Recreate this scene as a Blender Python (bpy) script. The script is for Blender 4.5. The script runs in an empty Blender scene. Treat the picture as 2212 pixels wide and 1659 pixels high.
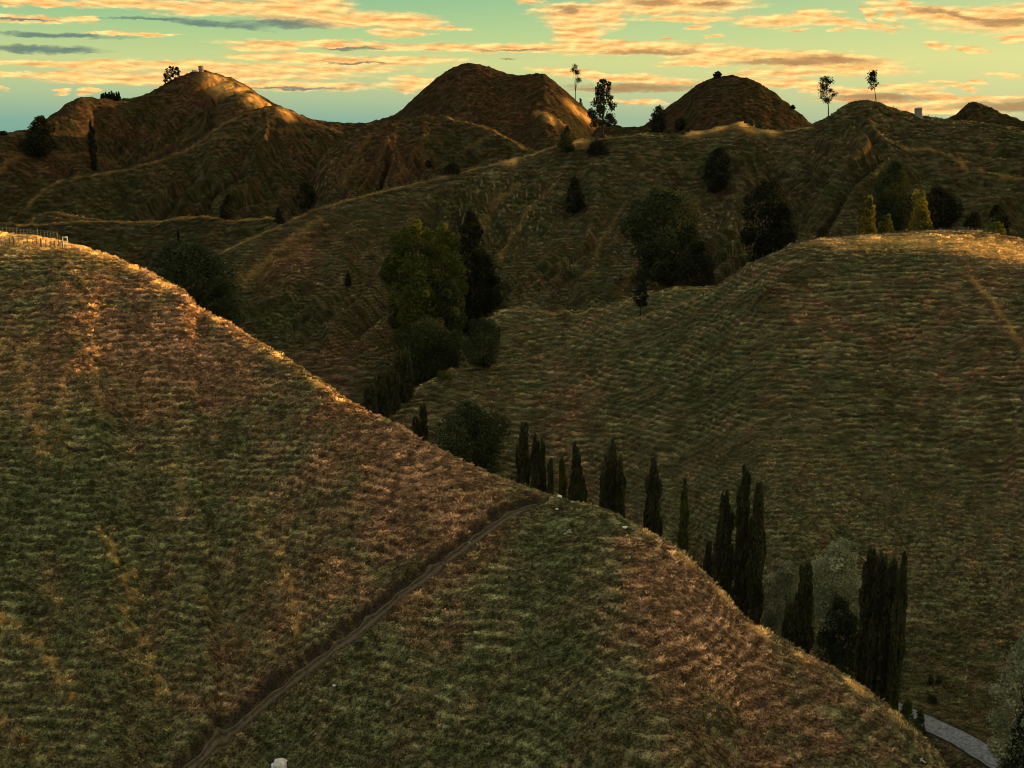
import bpy, math, random
import numpy as np
from math import radians as R
random.seed(7)
rng = np.random.default_rng(11)
S = bpy.context.scene
COL = S.collection

# ------------------------------------------------------------------ camera, light, exposure
F = 2372.0            # focal length measured on a 2212 x 1659 grid
CX, CY = 1106.0, 829.5
PITCH = R(12.8)
cd = bpy.data.cameras.new('camera'); cam = bpy.data.objects.new('camera', cd); COL.objects.link(cam)
cd.sensor_width = 36.0; cd.lens = 36.0 * F / 2212.0
cd.clip_start = 0.5; cd.clip_end = 20000
cam.location = (0, 0, 0); cam.rotation_euler = (R(90) - PITCH, 0, 0)
S.camera = cam
S.render.resolution_x, S.render.resolution_y = 1024, 768
S.view_settings.view_transform = 'Standard'; S.view_settings.look = 'None'
S.view_settings.gamma = 1.0; S.view_settings.use_curve_mapping = False
S.view_settings.exposure = 1.22
S.render.engine = 'CYCLES'
S.cycles.max_bounces = 5; S.cycles.diffuse_bounces = 2; S.cycles.transparent_max_bounces = 4
S.cycles.use_adaptive_sampling = True
S.cycles.pixel_filter_type = 'BLACKMAN_HARRIS'; S.cycles.filter_width = 1.05

SUN_AZ, SUN_EL = R(63), R(6.0)      # azimuth measured from the view direction towards the right
ld = bpy.data.lights.new('sun', 'SUN'); ld.energy = 5.0; ld.angle = R(0.5); ld.color = (1.0, 0.56, 0.20)
sun = bpy.data.objects.new('sun', ld); COL.objects.link(sun)
from mathutils import Vector
sdir = Vector((math.sin(SUN_AZ) * math.cos(SUN_EL), math.cos(SUN_AZ) * math.cos(SUN_EL), math.sin(SUN_EL)))
sun.rotation_euler = sdir.to_track_quat('Z', 'Y').to_euler()

# ------------------------------------------------------------------ pixel helpers (photo grid -> world)
def pix(x, y):
    """azimuth and tan(depression) of a photo grid point; scalars or arrays"""
    a = (np.asarray(x, float) - CX) / F; b = (CY - np.asarray(y, float)) / F
    X = a; Y = math.cos(PITCH) + b * math.sin(PITCH); Z = b * math.cos(PITCH) - math.sin(PITCH)
    h = np.hypot(X, Y)
    return np.arctan2(X, Y), -Z / h

# ------------------------------------------------------------------ node helper
class NT:
    def __init__(s, nt): s.nt = nt; s.n = nt.nodes; s.l = nt.links; s.n.clear()
    def add(s, typ, **kw):
        nd = s.n.new(typ)
        for k, v in kw.items(): setattr(nd, k, v)
        return nd
    def set(s, sock, v):
        if isinstance(v, bpy.types.NodeSocket): s.l.new(v, sock)
        elif v is not None: sock.default_value = v
    def math(s, op, a, b=None, c=None, clamp=False):
        nd = s.add('ShaderNodeMath', operation=op, use_clamp=clamp)
        for i, v in enumerate((a, b, c)):
            if v is not None: s.set(nd.inputs[i], v)
        return nd.outputs[0]
    def vm(s, op, a, b=None, c=None, out=0):
        nd = s.add('ShaderNodeVectorMath', operation=op)
        for i, v in enumerate((a, b, c)):
            if v is not None: s.set(nd.inputs[i], v)
        return nd.outputs[out]
    def noise(s, vec, scale, detail=4, rough=0.55, lac=2.0, dist=0.0, out=0, dim='3D'):
        nd = s.add('ShaderNodeTexNoise', noise_dimensions=dim)
        s.set(nd.inputs['Vector'], vec); nd.inputs['Scale'].default_value = scale
        nd.inputs['Detail'].default_value = detail; nd.inputs['Roughness'].default_value = rough
        nd.inputs['Lacunarity'].default_value = lac; nd.inputs['Distortion'].default_value = dist
        return nd.outputs[out]
    def mix(s, f, a, b, blend='MIX'):
        nd = s.add('ShaderNodeMix', data_type='RGBA', blend_type=blend)
        s.set(nd.inputs[0], f); s.set(nd.inputs[6], a); s.set(nd.inputs[7], b)
        return nd.outputs[2]
    def smooth(s, v, a, b, c=0.0, d=1.0):
        nd = s.add('ShaderNodeMapRange', interpolation_type='SMOOTHSTEP')
        s.set(nd.inputs[0], v); s.set(nd.inputs[1], a); s.set(nd.inputs[2], b); s.set(nd.inputs[3], c); s.set(nd.inputs[4], d)
        return nd.outputs[0]
    def ramp(s, v, stops):
        nd = s.add('ShaderNodeValToRGB'); s.set(nd.inputs[0], v)
        el = nd.color_ramp.elements
        while len(el) > 1: el.remove(el[-1])
        el[0].position = stops[0][0]; el[0].color = (*stops[0][1], 1)
        for p, c in stops[1:]:
            e = el.new(p); e.color = (*c, 1)
        return nd.outputs[0]
def lin(r, g, b):
    f = lambda c: (c / 255 / 12.92) if c / 255 <= 0.04045 else ((c / 255 + 0.055) / 1.055) ** 2.4
    return (f(r), f(g), f(b))

# ------------------------------------------------------------------ world: evening sky with drifting clouds
W = bpy.data.worlds.new('World'); S.world = W; W.use_nodes = True
def build_world():
    t = NT(W.node_tree)
    out = t.add('ShaderNodeOutputWorld'); bg = t.add('ShaderNodeBackground')
    t.l.new(bg.outputs[0], out.inputs[0])
    tc = t.add('ShaderNodeTexCoord').outputs['Generated']
    sp = t.add('ShaderNodeSeparateXYZ'); t.l.new(tc, sp.inputs[0])
    x, y, z = sp.outputs
    az = t.math('ARCTAN2', x, y)
    el = t.math('ARCSINE', z)
    # degrees
    U = t.math('MULTIPLY', az, 57.29578); V = t.math('MULTIPLY', el, 57.29578)
    cmb = t.add('ShaderNodeCombineXYZ'); t.l.new(U, cmb.inputs[0]); t.l.new(V, cmb.inputs[1])
    P = cmb.outputs[0]
    # warp: streaky noise
    sc1 = t.vm('MULTIPLY', P, (0.55, 2.4, 1))
    n1 = t.noise(sc1, 0.9, 5, 0.62, out=1)
    w1 = t.vm('MULTIPLY_ADD', t.vm('SUBTRACT', n1, (0.5, 0.5, 0.5)), (2.6, 0.55, 0), P)
    sc2 = t.vm('MULTIPLY', P, (2.2, 5.0, 1))
    n2 = t.noise(sc2, 1.0, 5, 0.68, out=1)
    Pw = t.vm('MULTIPLY_ADD', t.vm('SUBTRACT', n2, (0.5, 0.5, 0.5)), (0.9, 0.26, 0), w1)
    sh = {0: Pw}
    spw = t.add('ShaderNodeSeparateXYZ'); t.l.new(Pw, spw.inputs[0])
    for k in (0.06, 0.2, 0.6):
        c = t.add('ShaderNodeCombineXYZ'); t.l.new(spw.outputs[0], c.inputs[0])
        t.l.new(t.math('MULTIPLY_ADD', spw.outputs[0], k, spw.outputs[1]), c.inputs[1]); sh[k] = c.outputs[0]
    def blobs(lst):
        cur = None
        for b in lst:
            cx, cy, rx, ry = b[:4]; k = b[4] if len(b) > 4 else 0
            a, T = pix(cx, cy); u = math.degrees(a); v = -math.degrees(math.atan(T))
            ax = math.degrees(rx * 1.12 / F); by = math.degrees(ry * 1.08 / F)
            vv = v + k * u
            q = t.vm('MULTIPLY_ADD', sh[k], (1 / ax, 1 / by, 0), (-u / ax, -vv / by, 0))
            d = t.vm('DOT_PRODUCT', q, q, out=1)
            cur = d if cur is None else t.math('SMOOTH_MIN', cur, d, 0.5)
        return cur
    bright = [
        (90,4,150,7),(300,8,120,10),(480,17,140,15),(640,18,110,24),(760,42,110,16),(880,48,70,15),(945,56,60,5,.06),(860,72,52,8),
        (60,40,100,7),(185,38,26,5),(290,73,70,4),(690,96,170,7),(560,104,60,6),(960,104,140,8),(640,123,120,8),(800,132,170,10),
        (110,137,110,6),(230,143,90,11),(400,141,120,9),(600,150,220,9),(110,163,150,6),(300,173,170,8),(640,186,160,9),(890,182,50,14),
        (1250,60,50,22),(1262,88,34,22),(480,164,240,7),(137,197,12,6),(185,194,15,9),(7,191,12,5),
        (1150,3,28,6),(1240,28,70,18),(1320,32,26,28),(1450,12,150,18),(1480,42,90,6),
        (1696,44,90,11),(1771,28,40,8),(1820,48,70,8,.2),(1886,57,34,5,.2),(1876,30,12,13,.6),(1920,30,34,12,.6),
        (1506,57,20,5),(1806,67,20,4),(1713,66,26,4),(1438,82,16,3),(1541,80,18,3),
        (1965,14,42,13,.6),(2060,36,130,14,.2),(2170,40,110,22),
        (1150,104,130,9),(1360,104,170,12),(1331,92,34,5),(1556,122,90,14),(1506,137,60,8),(1730,122,170,12,.06),(1790,142,130,18,.06),(1700,158,110,8),
        (1231,156,70,7,.06),(1340,168,130,8,.06),(1456,178,70,5),(1681,180,110,8,.06),(1856,196,90,7),(1950,190,60,9),(1931,222,140,6,.06),(2006,240,130,7,.06),(2031,210,60,8,.2),(2131,213,90,5),(2201,82,34,7),
        (2026,97,24,6,.2),(2106,105,27,6,.2),(2066,185,36,5,.2),(2106,180,20,4,.2),(2196,165,44,4,.06),(1370,219,70,5,.06),(1245,72,40,34),
    ]
    dark = [
        (330,41,100,4),(470,52,120,8,.06),(620,52,110,10),(40,42,90,3),(130,76,130,6),(90,107,120,8),(760,104,80,4),(1230,22,34,9),(1410,6,60,9),(1530,8,50,6),
        (2070,34,110,6,.2),(2190,46,90,8),(1700,134,120,9),(1800,128,90,8,.06),(1400,112,110,5),(1110,108,100,3),(1356,190,150,10),(1900,212,120,9),(2180,228,120,12),(1100,128,20,2),(780,136,90,3),(640,192,120,3),
    ]
    mb = blobs(bright); md = blobs(dark)
    dn = t.noise(t.vm('MULTIPLY', P, (0.8, 4.2, 1)), 1.0, 6, 0.60)
    dnc = t.math('SUBTRACT', dn, 0.5)
    db = t.math('SUBTRACT', 1.05, mb)
    db = t.math('MULTIPLY_ADD', dnc, 2.0, t.math('ADD', db, 0.16))
    ab = t.smooth(db, -0.5, 1.25)
    dd = t.math('MULTIPLY_ADD', dnc, 1.2, t.math('SUBTRACT', 1.0, md))
    ad = t.smooth(dd, -0.1, 1.1)
    # generic high cloud away from the framed part (above 8 degrees)
    gp = t.vm('DIVIDE', tc, t.vm('ADD', t.vm('MULTIPLY', tc, (0, 0, 0)), (1, 1, 1)))
    zz = t.math('MAXIMUM', z, 0.08)
    pl = t.vm('DIVIDE', tc, t.add('ShaderNodeCombineXYZ').outputs[0])
    cz = t.add('ShaderNodeCombineXYZ'); [t.l.new(zz, cz.inputs[i]) for i in range(3)]
    pl = t.vm('DIVIDE', tc, cz.outputs[0])
    gn = t.noise(t.vm('MULTIPLY', pl, (0.8, 1.3, 0)), 0.9, 6, 0.6)
    outside = t.math('MAXIMUM', t.smooth(V, 7.5, 12), t.smooth(t.math('ABSOLUTE', U), 29, 36))
    ag = t.math('MULTIPLY', t.smooth(gn, 0.52, 0.66), outside)
    # clear sky gradient
    grad = t.ramp(t.math('MULTIPLY', V, 1 / 90.0, clamp=True), [
        (0.0, lin(104, 148, 134)), (0.008, lin(112, 152, 136)), (0.020, lin(146, 168, 130)), (0.038, lin(176, 184, 122)),
        (0.054, lin(150, 178, 122)), (0.073, lin(116, 164, 122)), (0.13, lin(140, 170, 138)), (0.3, lin(200, 202, 196)), (1.0, lin(212, 214, 220))])
    # warmer towards the sun side
    warm = t.smooth(U, -20, 45)
    grad = t.mix(t.math('MULTIPLY', warm, 0.42), grad, (*lin(212, 200, 122), 1))
    sky = t.add('ShaderNodeTexSky', sky_type='NISHITA', sun_disc=False)
    sky.sun_elevation = SUN_EL; sky.sun_rotation = SUN_AZ
    nis = t.vm('SCALE', sky.outputs[0]); nis.node.inputs['Scale'].default_value = 0.10
    base = t.mix(0.12, grad, nis)
    relief = t.noise(t.vm('MULTIPLY_ADD', P, (0.8, 4.2, 1), (0.18, -0.55, 0)), 1.0, 6, 0.60)
    emb = t.math('MULTIPLY_ADD', t.math('SUBTRACT', dn, relief), 2.6, 0.5, clamp=True)
    ccol = t.mix(emb, (*lin(206, 136, 72), 1), (*lin(255, 212, 134), 1))
    ccol = t.mix(t.smooth(db, 0.9, 2.2), ccol, (*lin(196, 140, 80), 1))
    c1 = t.mix(t.math('MULTIPLY', ab, 0.96), base, ccol)
    left = t.smooth(U, -16, 6)
    dcol = t.mix(left, (*lin(88, 108, 100), 1), (*lin(150, 116, 76), 1))
    c2 = t.mix(t.math('MULTIPLY', ad, 0.95), c1, dcol)
    c3 = t.mix(t.math('MULTIPLY', ag, 0.55), c2, (*lin(226, 176, 128), 1))
    t.l.new(c3, bg.inputs[0]); bg.inputs[1].default_value = 0.63
build_world()
W.cycles.sampling_method = 'MANUAL'; W.cycles.sample_map_resolution = 512

# ------------------------------------------------------------------ numpy noise
def _hash(ix, iy, seed):
    h = (ix.astype(np.int64) * 374761393 + iy.astype(np.int64) * 668265263 + seed * 1442695041) & 0xFFFFFFFF
    h = ((h ^ (h >> 13)) * 1274126177) & 0xFFFFFFFF
    return (h ^ (h >> 16)) & 0xFFFF
def vnoise(x, y, seed=0):
    """gradient noise, about -1..1"""
    x = np.asarray(x, float); y = np.asarray(y, float)
    ix = np.floor(x); iy = np.floor(y); fx = (x - ix).astype(np.float32); fy = (y - iy).astype(np.float32)
    ix = ix.astype(np.int64); iy = iy.astype(np.int64)
    u = fx * fx * fx * (fx * (fx * 6 - 15) + 10); v = fy * fy * fy * (fy * (fy * 6 - 15) + 10)
    def g(dx, dy):
        a = _hash(ix + dx, iy + dy, seed).astype(np.float32) * (2 * math.pi / 65536)
        return np.cos(a) * (fx - dx) + np.sin(a) * (fy - dy)
    n00, n10, n01, n11 = g(0, 0), g(1, 0), g(0, 1), g(1, 1)
    return (n00 + u * (n10 - n00) + v * ((n01 + u * (n11 - n01)) - (n00 + u * (n10 - n00)))) * 1.5
def fbm(x, y, octv=3, seed=0, gain=0.5):
    s = 0; a = 1; t = 0
    for i in range(octv):
        s = s + a * vnoise(x * 2 ** i + 17.3 * i, y * 2 ** i - 9.1 * i, seed + i); t += a; a *= gain
    return s / t
def sstep(x, a, b):
    t = np.clip((x - a) / (b - a), 0, 1); return t * t * (3 - 2 * t)

# ------------------------------------------------------------------ the land: ridge layers
# every ridge: crest points (x, y on the photo grid, distance in m), front slope, back slope, roundness front/back
AZG = np.linspace(R(-75), R(75), 6001)
def curve(az, vals, sm=0.12):
    o = np.argsort(az); g = np.interp(AZG, np.asarray(az)[o], np.asarray(vals, float)[o])
    n = max(1, int(R(sm) / (AZG[1] - AZG[0]) * 3)); k = np.exp(-0.5 * (np.arange(-n, n + 1) / (n / 3)) ** 2); k /= k.sum()
    return np.convolve(np.pad(g, n, mode='edge'), k, 'valid')
LAYERS = []
def ridge(name, pts, Sf, B, w=8., w2=8., left=None, right=None, sm=0.12, gully=0.0, gk=1.0, reach=1e4, skew=140.):
    """left / right = (tan depression far to that side, distance)"""
    P = np.array(pts, float); az, T = pix(P[:, 0], P[:, 1]); r = P[:, 2]
    az = list(az); T = list(T); r = list(r)
    if left: az = [az[0] - R(left[2] if len(left) > 2 else 12)] + az; T = [left[0]] + T; r = [left[1]] + r
    if right: az = az + [az[-1] + R(right[2] if len(right) > 2 else 12)]; T = T + [right[0]]; r = r + [right[1]]
    def cv(v):
        if np.isscalar(v): return np.full(AZG.size, float(v))
        a, _ = pix(np.array([q[0] for q in v], float), 600.0 + 0 * np.array([q[0] for q in v], float))
        return curve(a, [q[1] for q in v], 0.5)
    LAYERS.append(dict(name=name, T=curve(az, T, sm), r=curve(az, r, 0.8), S=cv(Sf), B=cv(B), w=cv(w), w2=cv(w2), gully=gully, gk=gk, reach=cv(reach), skew=skew))

# foreground spur
ridge('foreground', [(0,503,222),(67,510,218),(140,523,213),(187,537,209),(233,552,205),(277,570,201),(320,586,197),(367,613,192),(400,630,189),(427,663,186),(483,693,181),(533,723,175),(600,763,168),(650,793,163),(700,826,158),(737,857,155),(820,903,150),(870,923,147),(920,956,144),(987,990,141),(1054,1023,138),(1104,1043,136),(1170,1066,134),(1237,1083,132),(1320,1107,129),(1370,1133,127),(1420,1160,125),(1475,1195,124),(1525,1239,122),(1575,1293,121),(1608,1336,120),(1675,1373,119),(1741,1413,118),(1808,1449,116),(1875,1493,115),(1941,1539,114),(1975,1573,113),(2008,1606,112),(2041,1655,110),(2075,1720,106)],
      [(-400,.55),(0,.55),(700,.50),(1100,.46),(1500,.36),(2212,.28)], [(0,.42),(500,.6),(900,.75),(1500,.95),(2212,1.25)],
      w=[(0,22),(150,18),(250,9),(420,5),(600,3.0),(1000,5),(1500,6)], w2=[(0,14),(500,7),(1000,7),(2000,4)], left=(.06, 235), right=(1.2, 90, 10), sm=.10)
# right hill
ridge('right_hill', [(780,915,262),(835,875,266),(892,841,270),(937,819,274),(977,796,277),(1060,792,281),(1104,780,284),(1170,766,287),(1250,731,290),(1317,703,292),(1380,685,293),(1474,653,294),(1541,623,295),(1575,600,296),(1608,576,297),(1656,553,298),(1708,538,300),(1775,533,302),(1875,541,303),(1975,552,304),(2041,560,305),(2108,567,305),(2212,579,304)],
      [(600,.42),(1000,.42),(1500,.52),(2212,.60)], .62, w=7, w2=10, left=(.5, 240, 6), right=(.035, 320, 13), gully=1.2, gk=1.6)  # right end, out of view, is raised to cast shade on the near spur
ridge('plateau', [(1640,572,318),(1670,550,322),(1708,531,326),(1775,517,332),(1875,510,340),(1930,505,344),(1985,501,346),(2041,498,348),(2091,498,350),(2150,506,352),(2212,519,352)],
      .09, .6, w=6, w2=10, left=(.3, 310, 5), right=(.14, 340, 14), reach=46)
# small saddle knob behind the right hill
ridge('saddle', [(960,760,345),(1010,722,348),(1057,687,352),(1087,668,356),(1120,663,360),(1154,666,362),(1204,675,362),(1247,675,362),(1304,663,360),(1370,641,358),(1404,631,356),(1470,620,354),(1530,620,352),(1600,612,350),(1700,600,350)],
      .38, .35, w=10, w2=10, left=(.36, 330, 5), right=(.3, 350, 14))
# middle ridge with the lone tree
ridge('middle_ridge', [(430,600,400),(455,568,405),(480,540,410),(520,521,415),(560,503,420),(613,479,428),(680,449,436),(737,432,442),(830,409,452),(900,392,458),(950,380,462),(1000,367,466),(1050,355,470),(1100,344,474),(1150,329,478),(1200,313,480),(1250,302,482),(1300,296,484),(1330,293,486),(1380,288,488),(1430,288,490),(1474,290,492),(1500,285,494),(1550,275,496),(1590,265,498),(1608,266,499),(1640,280,500),(1680,282,502),(1720,276,504),(1750,270,506),(1765,265,508),(1790,252,512),(1820,230,516),(1840,219,520),(1870,216,522),(1900,222,524),(1940,238,526),(1985,249,528),(2040,258,530),(2100,262,530),(2160,270,530),(2212,282,530)],
      [(400,.55),(700,.42),(1000,.42),(1300,.44),(1800,.42),(2212,.38)], .6, w=[(400,6),(1300,6),(1700,6),(1850,14),(2212,16)], w2=[(400,14),(1300,6),(1700,6),(2212,12)], left=(.30, 370, 5), right=(.07, 520, 14), gully=6.5, gk=1.0, skew=42.)
# bench with the farm track on the left
ridge('bench', [(0,482,500),(50,484,498),(120,481,494),(200,476,490),(290,478,487),(350,475,484),(390,468,480),(450,467,476),(490,474,472),(540,473,468),(590,470,465),(640,470,462),(720,480,460)],
      .50, .10, w=3, w2=3, left=(.09, 500), right=(.25, 450, 5), gully=1.5)
ridge('mound', [(30,500,520),(50,482,518),(75,466,516),(95,459,515),(120,457,514),(145,461,512),(175,468,510),(215,474,508),(260,490,505)],
      .45, .4, w=5, w2=6, left=(.2, 510, 4), right=(.2, 500, 4))
# lower spurs of the left mountain
ridge('left_spur', [(0,470,560),(40,440,566),(80,415,572),(110,395,578),(160,380,584),(220,372,590),(280,362,596),(330,348,602),(390,325,610),(430,303,618),(465,275,626),(490,259,632),(530,244,638),(575,230,645),(600,229,650),(625,236,655),(650,249,660),(700,270,668),(760,300,676),(830,330,684)],
      [(0,.5),(500,.5),(800,.5)], .32, w=7, w2=10, left=(.16, 540, 8), right=(.14, 680, 6), gully=8, gk=1.2)
ridge('left_knoll', [(380,300,690),(430,262,694),(470,225,698),(495,208,702),(520,202,706),(545,201,710),(565,210,712),(580,226,714),(610,250,716)],
      .62, .35, w=5, w2=6, left=(.12, 690, 3), right=(.12, 716, 3))
ridge('centre_spur', [(700,330,585),(760,290,590),(820,266,596),(860,260,602),(900,252,608),(930,249,612),(970,252,614),(1010,262,612),(1060,276,606),(1100,298,598),(1135,318,590),(1175,335,582),(1220,360,575)],
      .5, .28, w=7, w2=10, left=(.2, 570, 6), right=(.25, 570, 4), gully=8, gk=1.3)
# far skyline
ridge('left_mountain', [(0,291,640),(35,286,650),(70,277,660),(110,251,672),(140,228,682),(165,213,690),(180,210,695),(210,213,705),(260,215,720),(300,211,730),(340,191,740),(390,164,750),(420,153,755),(440,152,758),(460,158,758),(500,170,755),(530,183,752),(560,205,748),(600,228,744),(650,250,742),(680,260,742),(737,266,745),(800,266,750),(860,268,760)],
      [(0,.5),(430,.56),(480,.24),(600,.22),(680,.4),(800,.4)], .55, w=[(0,12),(420,9),(520,14),(860,12)], w2=12, left=(.02, 600, 10), right=(.10, 760, 6), gully=11, gk=1.25, reach=[(380, 900), (450, 42), (640, 42), (720, 900)])
ridge('twin_peak', [(700,300,940),(770,272,942),(800,264,944),(830,256,946),(860,245,948),(890,216,950),(925,184,952),(960,156,954),(985,143,955),(1010,136,956),(1035,138,956),(1060,147,956),(1090,158,955),(1120,163,954),(1140,162,952),(1160,158,950),(1175,159,948),(1195,174,946),(1220,195,944),(1250,222,942),(1275,244,940),(1300,262,940),(1340,275,940),(1380,280,940),(1420,290,940)],
      [(700,.45),(1010,.62),(1120,.5),(1220,.34),(1300,.4)], .6, w=[(800,10),(1010,16),(1300,12)], w2=12, left=(.12, 940, 6), right=(.12, 940, 5), gully=2.5, gk=1.2)
ridge('saddle_far', [(1290,276,700),(1320,271,702),(1345,275,704),(1380,274,706),(1410,272,706),(1450,278,706)], .4, .3, w=8, w2=8, left=(.1, 700, 4), right=(.1, 700, 4))
ridge('dome', [(1350,292,760),(1400,267,764),(1430,241,766),(1474,209,768),(1500,188,770),(1530,172,771),(1555,165,772),(1580,163,772),(1605,167,772),(1640,179,771),(1680,206,769),(1710,231,766),(1740,257,763),(1765,280,760)],
      .58, .6, w=16, w2=12, left=(.10, 760, 4), right=(.12, 760, 4), gully=1.2, gk=1.5)
ridge('right_tor', [(1980,270,640),(2040,259,642),(2060,250,644),(2075,240,645),(2085,228,646),(2095,220,646),(2105,219,646),(2120,224,646),(2140,233,646),(2160,243,646),(2185,252,646),(2212,262,646),(2300,285,640)],
      .5, .5, w=6, w2=10, left=(.08, 640, 5), right=(.06, 620, 12), sm=.07, gully=2.0)

def floor_z(az, r):
    z = np.interp(r, [0, 190, 235, 300, 360, 450, 600, 900, 1500, 4000, 12000], [-93, -90, -84, -73, -66, -60, -52, -45, -60, -120, -300])
    return z
def height(X, Y, detail=True, parts=False):
    X = np.asarray(X, float); Y = np.asarray(Y, float)
    r = np.hypot(X, Y); az = np.arctan2(X, Y)
    base = floor_z(az, r) + 1.2 * fbm(X / 30, Y / 30, 2, 5)
    zs = [base]
    wx = fbm(X / 60, Y / 60, 2, 31) * 1.2
    for L in LAYERS:
        g = lambda k: np.interp(az, AZG, L[k])
        rc = g('r'); Tc = g('T'); zc = -Tc * rc
        d = rc - r; Sf = g('S'); B = np.maximum(g('B'), Tc + 0.30); w = g('w'); w2 = g('w2')
        df = np.maximum(d, 0); e = np.maximum(-d, 0)
        z = zc - Sf * df + (Tc + Sf) * w * (1 - np.exp(-df / w)) - B * e + (B - Tc) * w2 * (1 - np.exp(-e / w2))
        rch = g('reach'); z = z - np.where(df > rch, (df - rch) * .8, 0)
        if L['gully'] > 0:
            # gullies and spurs run down the fall line, fading out at the crest
            q = az * rc / (26 / L['gk']) + wx * 1.3 + d / L['skew']
            rg = 1 - np.abs(vnoise(q, r / 170 + 3.7, 77)) * 2.0
            rg2 = 1 - np.abs(vnoise(q * 2.3 + 5, r / 80, 78)) * 2.0
            z = z - L['gully'] * sstep(df, 6, 45) * (np.clip(rg, -.6, 1) * 0.9 + 0.38 * np.clip(rg2, -.6, 1))
        zs.append(z)
    Z = np.stack(zs); k = 1.1
    m = Z.max(0); which = Z.argmax(0)
    z = m + k * np.log(np.exp((Z - m) / k).sum(0))
    # keep crest exact where one layer dominates; log term is 0 there
    if parts: return z, which
    return z

def at(x, y, rmin=60, rmax=1000):
    """first point of the land seen at this photo grid point"""
    az, T = pix(x, y); az = float(az); T = float(T)
    rr = np.arange(rmin, rmax, 0.5); zz = height(rr * math.sin(az), rr * math.cos(az))
    hit = np.nonzero(zz >= -T * rr)[0]
    r = rr[hit[0]] if len(hit) else rmax
    return np.array([r * math.sin(az), r * math.cos(az), height(r * math.sin(az), r * math.cos(az)).item()]), r, az
def atr(x, r, y=700):
    az, _ = pix(x, y); az = float(az)
    p = np.array([r * math.sin(az), r * math.cos(az)])
    return np.array([p[0], p[1], height(p[0], p[1]).item()]), r, az
def pcolumn(p, y):
    """height of the point above/below p's plan position that is seen at row y"""
    r = math.hypot(p[0], p[1]); az = math.atan2(p[0], p[1])
    a = math.tan(az)
    # solve b for that azimuth: X = a_, Y = cos + b sin ; row gives b directly
    b = (CY - y) / F; Yc = math.cos(PITCH) + b * math.sin(PITCH); Zc = b * math.cos(PITCH) - math.sin(PITCH)
    h = Yc / math.cos(az)
    return r * Zc / h

# ------------------------------------------------------------------ terrain fine detail
track_px = [(1165,1082),(1125,1095),(1085,1115),(1045,1145),(1000,1178),(950,1216),(900,1255),(840,1303),(770,1358),(700,1410),(640,1455),(590,1496),(540,1538),(490,1578),(448,1616),(412,1655),(375,1700)]
TR = np.array([at(*p)[0][:2] for p in track_px])
TRUP = 1.0
def seg_dist(X, Y, L):
    best = np.full(X.shape, 1e9); side = np.zeros(X.shape)
    for a, b in zip(L[:-1], L[1:]):
        d = b - a; n2 = d @ d
        t = np.clip(((X - a[0]) * d[0] + (Y - a[1]) * d[1]) / n2, 0, 1)
        px = X - a[0] - t * d[0]; py = Y - a[1] - t * d[1]; q = np.hypot(px, py)
        s = np.sign(d[0] * py - d[1] * px); m = q < best
        best = np.where(m, q, best); side = np.where(m, s, side)
    return best * side
# road in the valley, seen in the lower right corner
road_c = [(2330,1745),(2230,1692),(2165,1655),(2115,1622),(2070,1594),(2035,1580),(2008,1566),(1960,1546),(1900,1516),(1820,1478),(1700,1420)]
RD = []
for x, y in road_c:
    az, T = pix(x, y); r = 89.6 / float(T); RD.append((r * math.sin(az), r * math.cos(az)))
RD = np.array(RD)
d0 = RD[-1] - RD[-2]; d0 /= np.linalg.norm(d0)
dm = RD[0] - RD[1]; dm /= np.linalg.norm(dm); RD = np.vstack([RD[0] + dm * 60, RD])
ROAD_Z = -89.3

patches_px = [ # (x, y, radius px, rust change)  patches of bracken-brown or lusher green grass
    (950,1050,200,.5),(700,800,140,.4),(300,720,170,.35),(520,900,200,.4),(820,1100,150,.3),(120,620,120,.2),(60,850,110,.35),(420,800,120,.3),(250,1080,230,-.38),(60,1080,150,-.5),(450,1010,130,-.2),
    (1250,1150,110,-.45),(1400,1250,130,.5),(1550,1350,160,.5),(1100,1450,220,-.15),(800,1560,260,-.35),(1250,1600,250,-.35),(1600,1550,200,.35),(1780,1560,160,.2),(1900,1600,120,-.1),
    (600,1380,120,.35),(380,1400,120,.25),(100,1550,200,-.3),(650,700,60,-.5),(450,600,80,-.4),(1000,1130,80,.3),
    (1700,620,130,.3),(1950,750,160,.15),(1250,860,100,.4),(1400,760,100,-.3),(1800,1030,90,.3),(2150,620,100,.45),(2150,850,160,.2),(1500,1000,150,-.15),(1900,1200,250,-.4),(2000,540,150,-.2),
    (600,560,60,.5),(540,700,100,-.1),(760,560,150,.25),(1000,500,120,-.1),(1400,380,120,.1),(430,200,80,.5),(1050,200,130,.45),(1570,230,100,.25),(250,330,90,.2),(780,340,110,.5),(880,380,80,.3),(100,350,50,.4),(1900,330,150,.05),(640,340,90,.2),(350,450,120,.1)]
PT = []
for x, y, rad, v in patches_px:
    p, r, _ = at(x, y); sl = math.hypot(r, p[2]); PT.append((p[0], p[1], rad / F * sl, v))
def rust_field(X, Y, r):
    v = 0.44 + 0.30 * fbm(X / 22, Y / 22, 3, 101) + 0.42 * fbm(X / 4.5, Y / 4.5, 3, 131)
    for px, py, rad, dv in PT:
        v = v + dv * 0.58 * np.exp(-(((X - px) / rad) ** 2 + ((Y - py) / (rad * 1.6)) ** 2))
    v = v + .05 * sstep(r, 540, 640) - .10 * sstep(r, 215, 240) * (1 - sstep(r, 540, 640))
    return np.clip(v, 0, 1)

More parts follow.
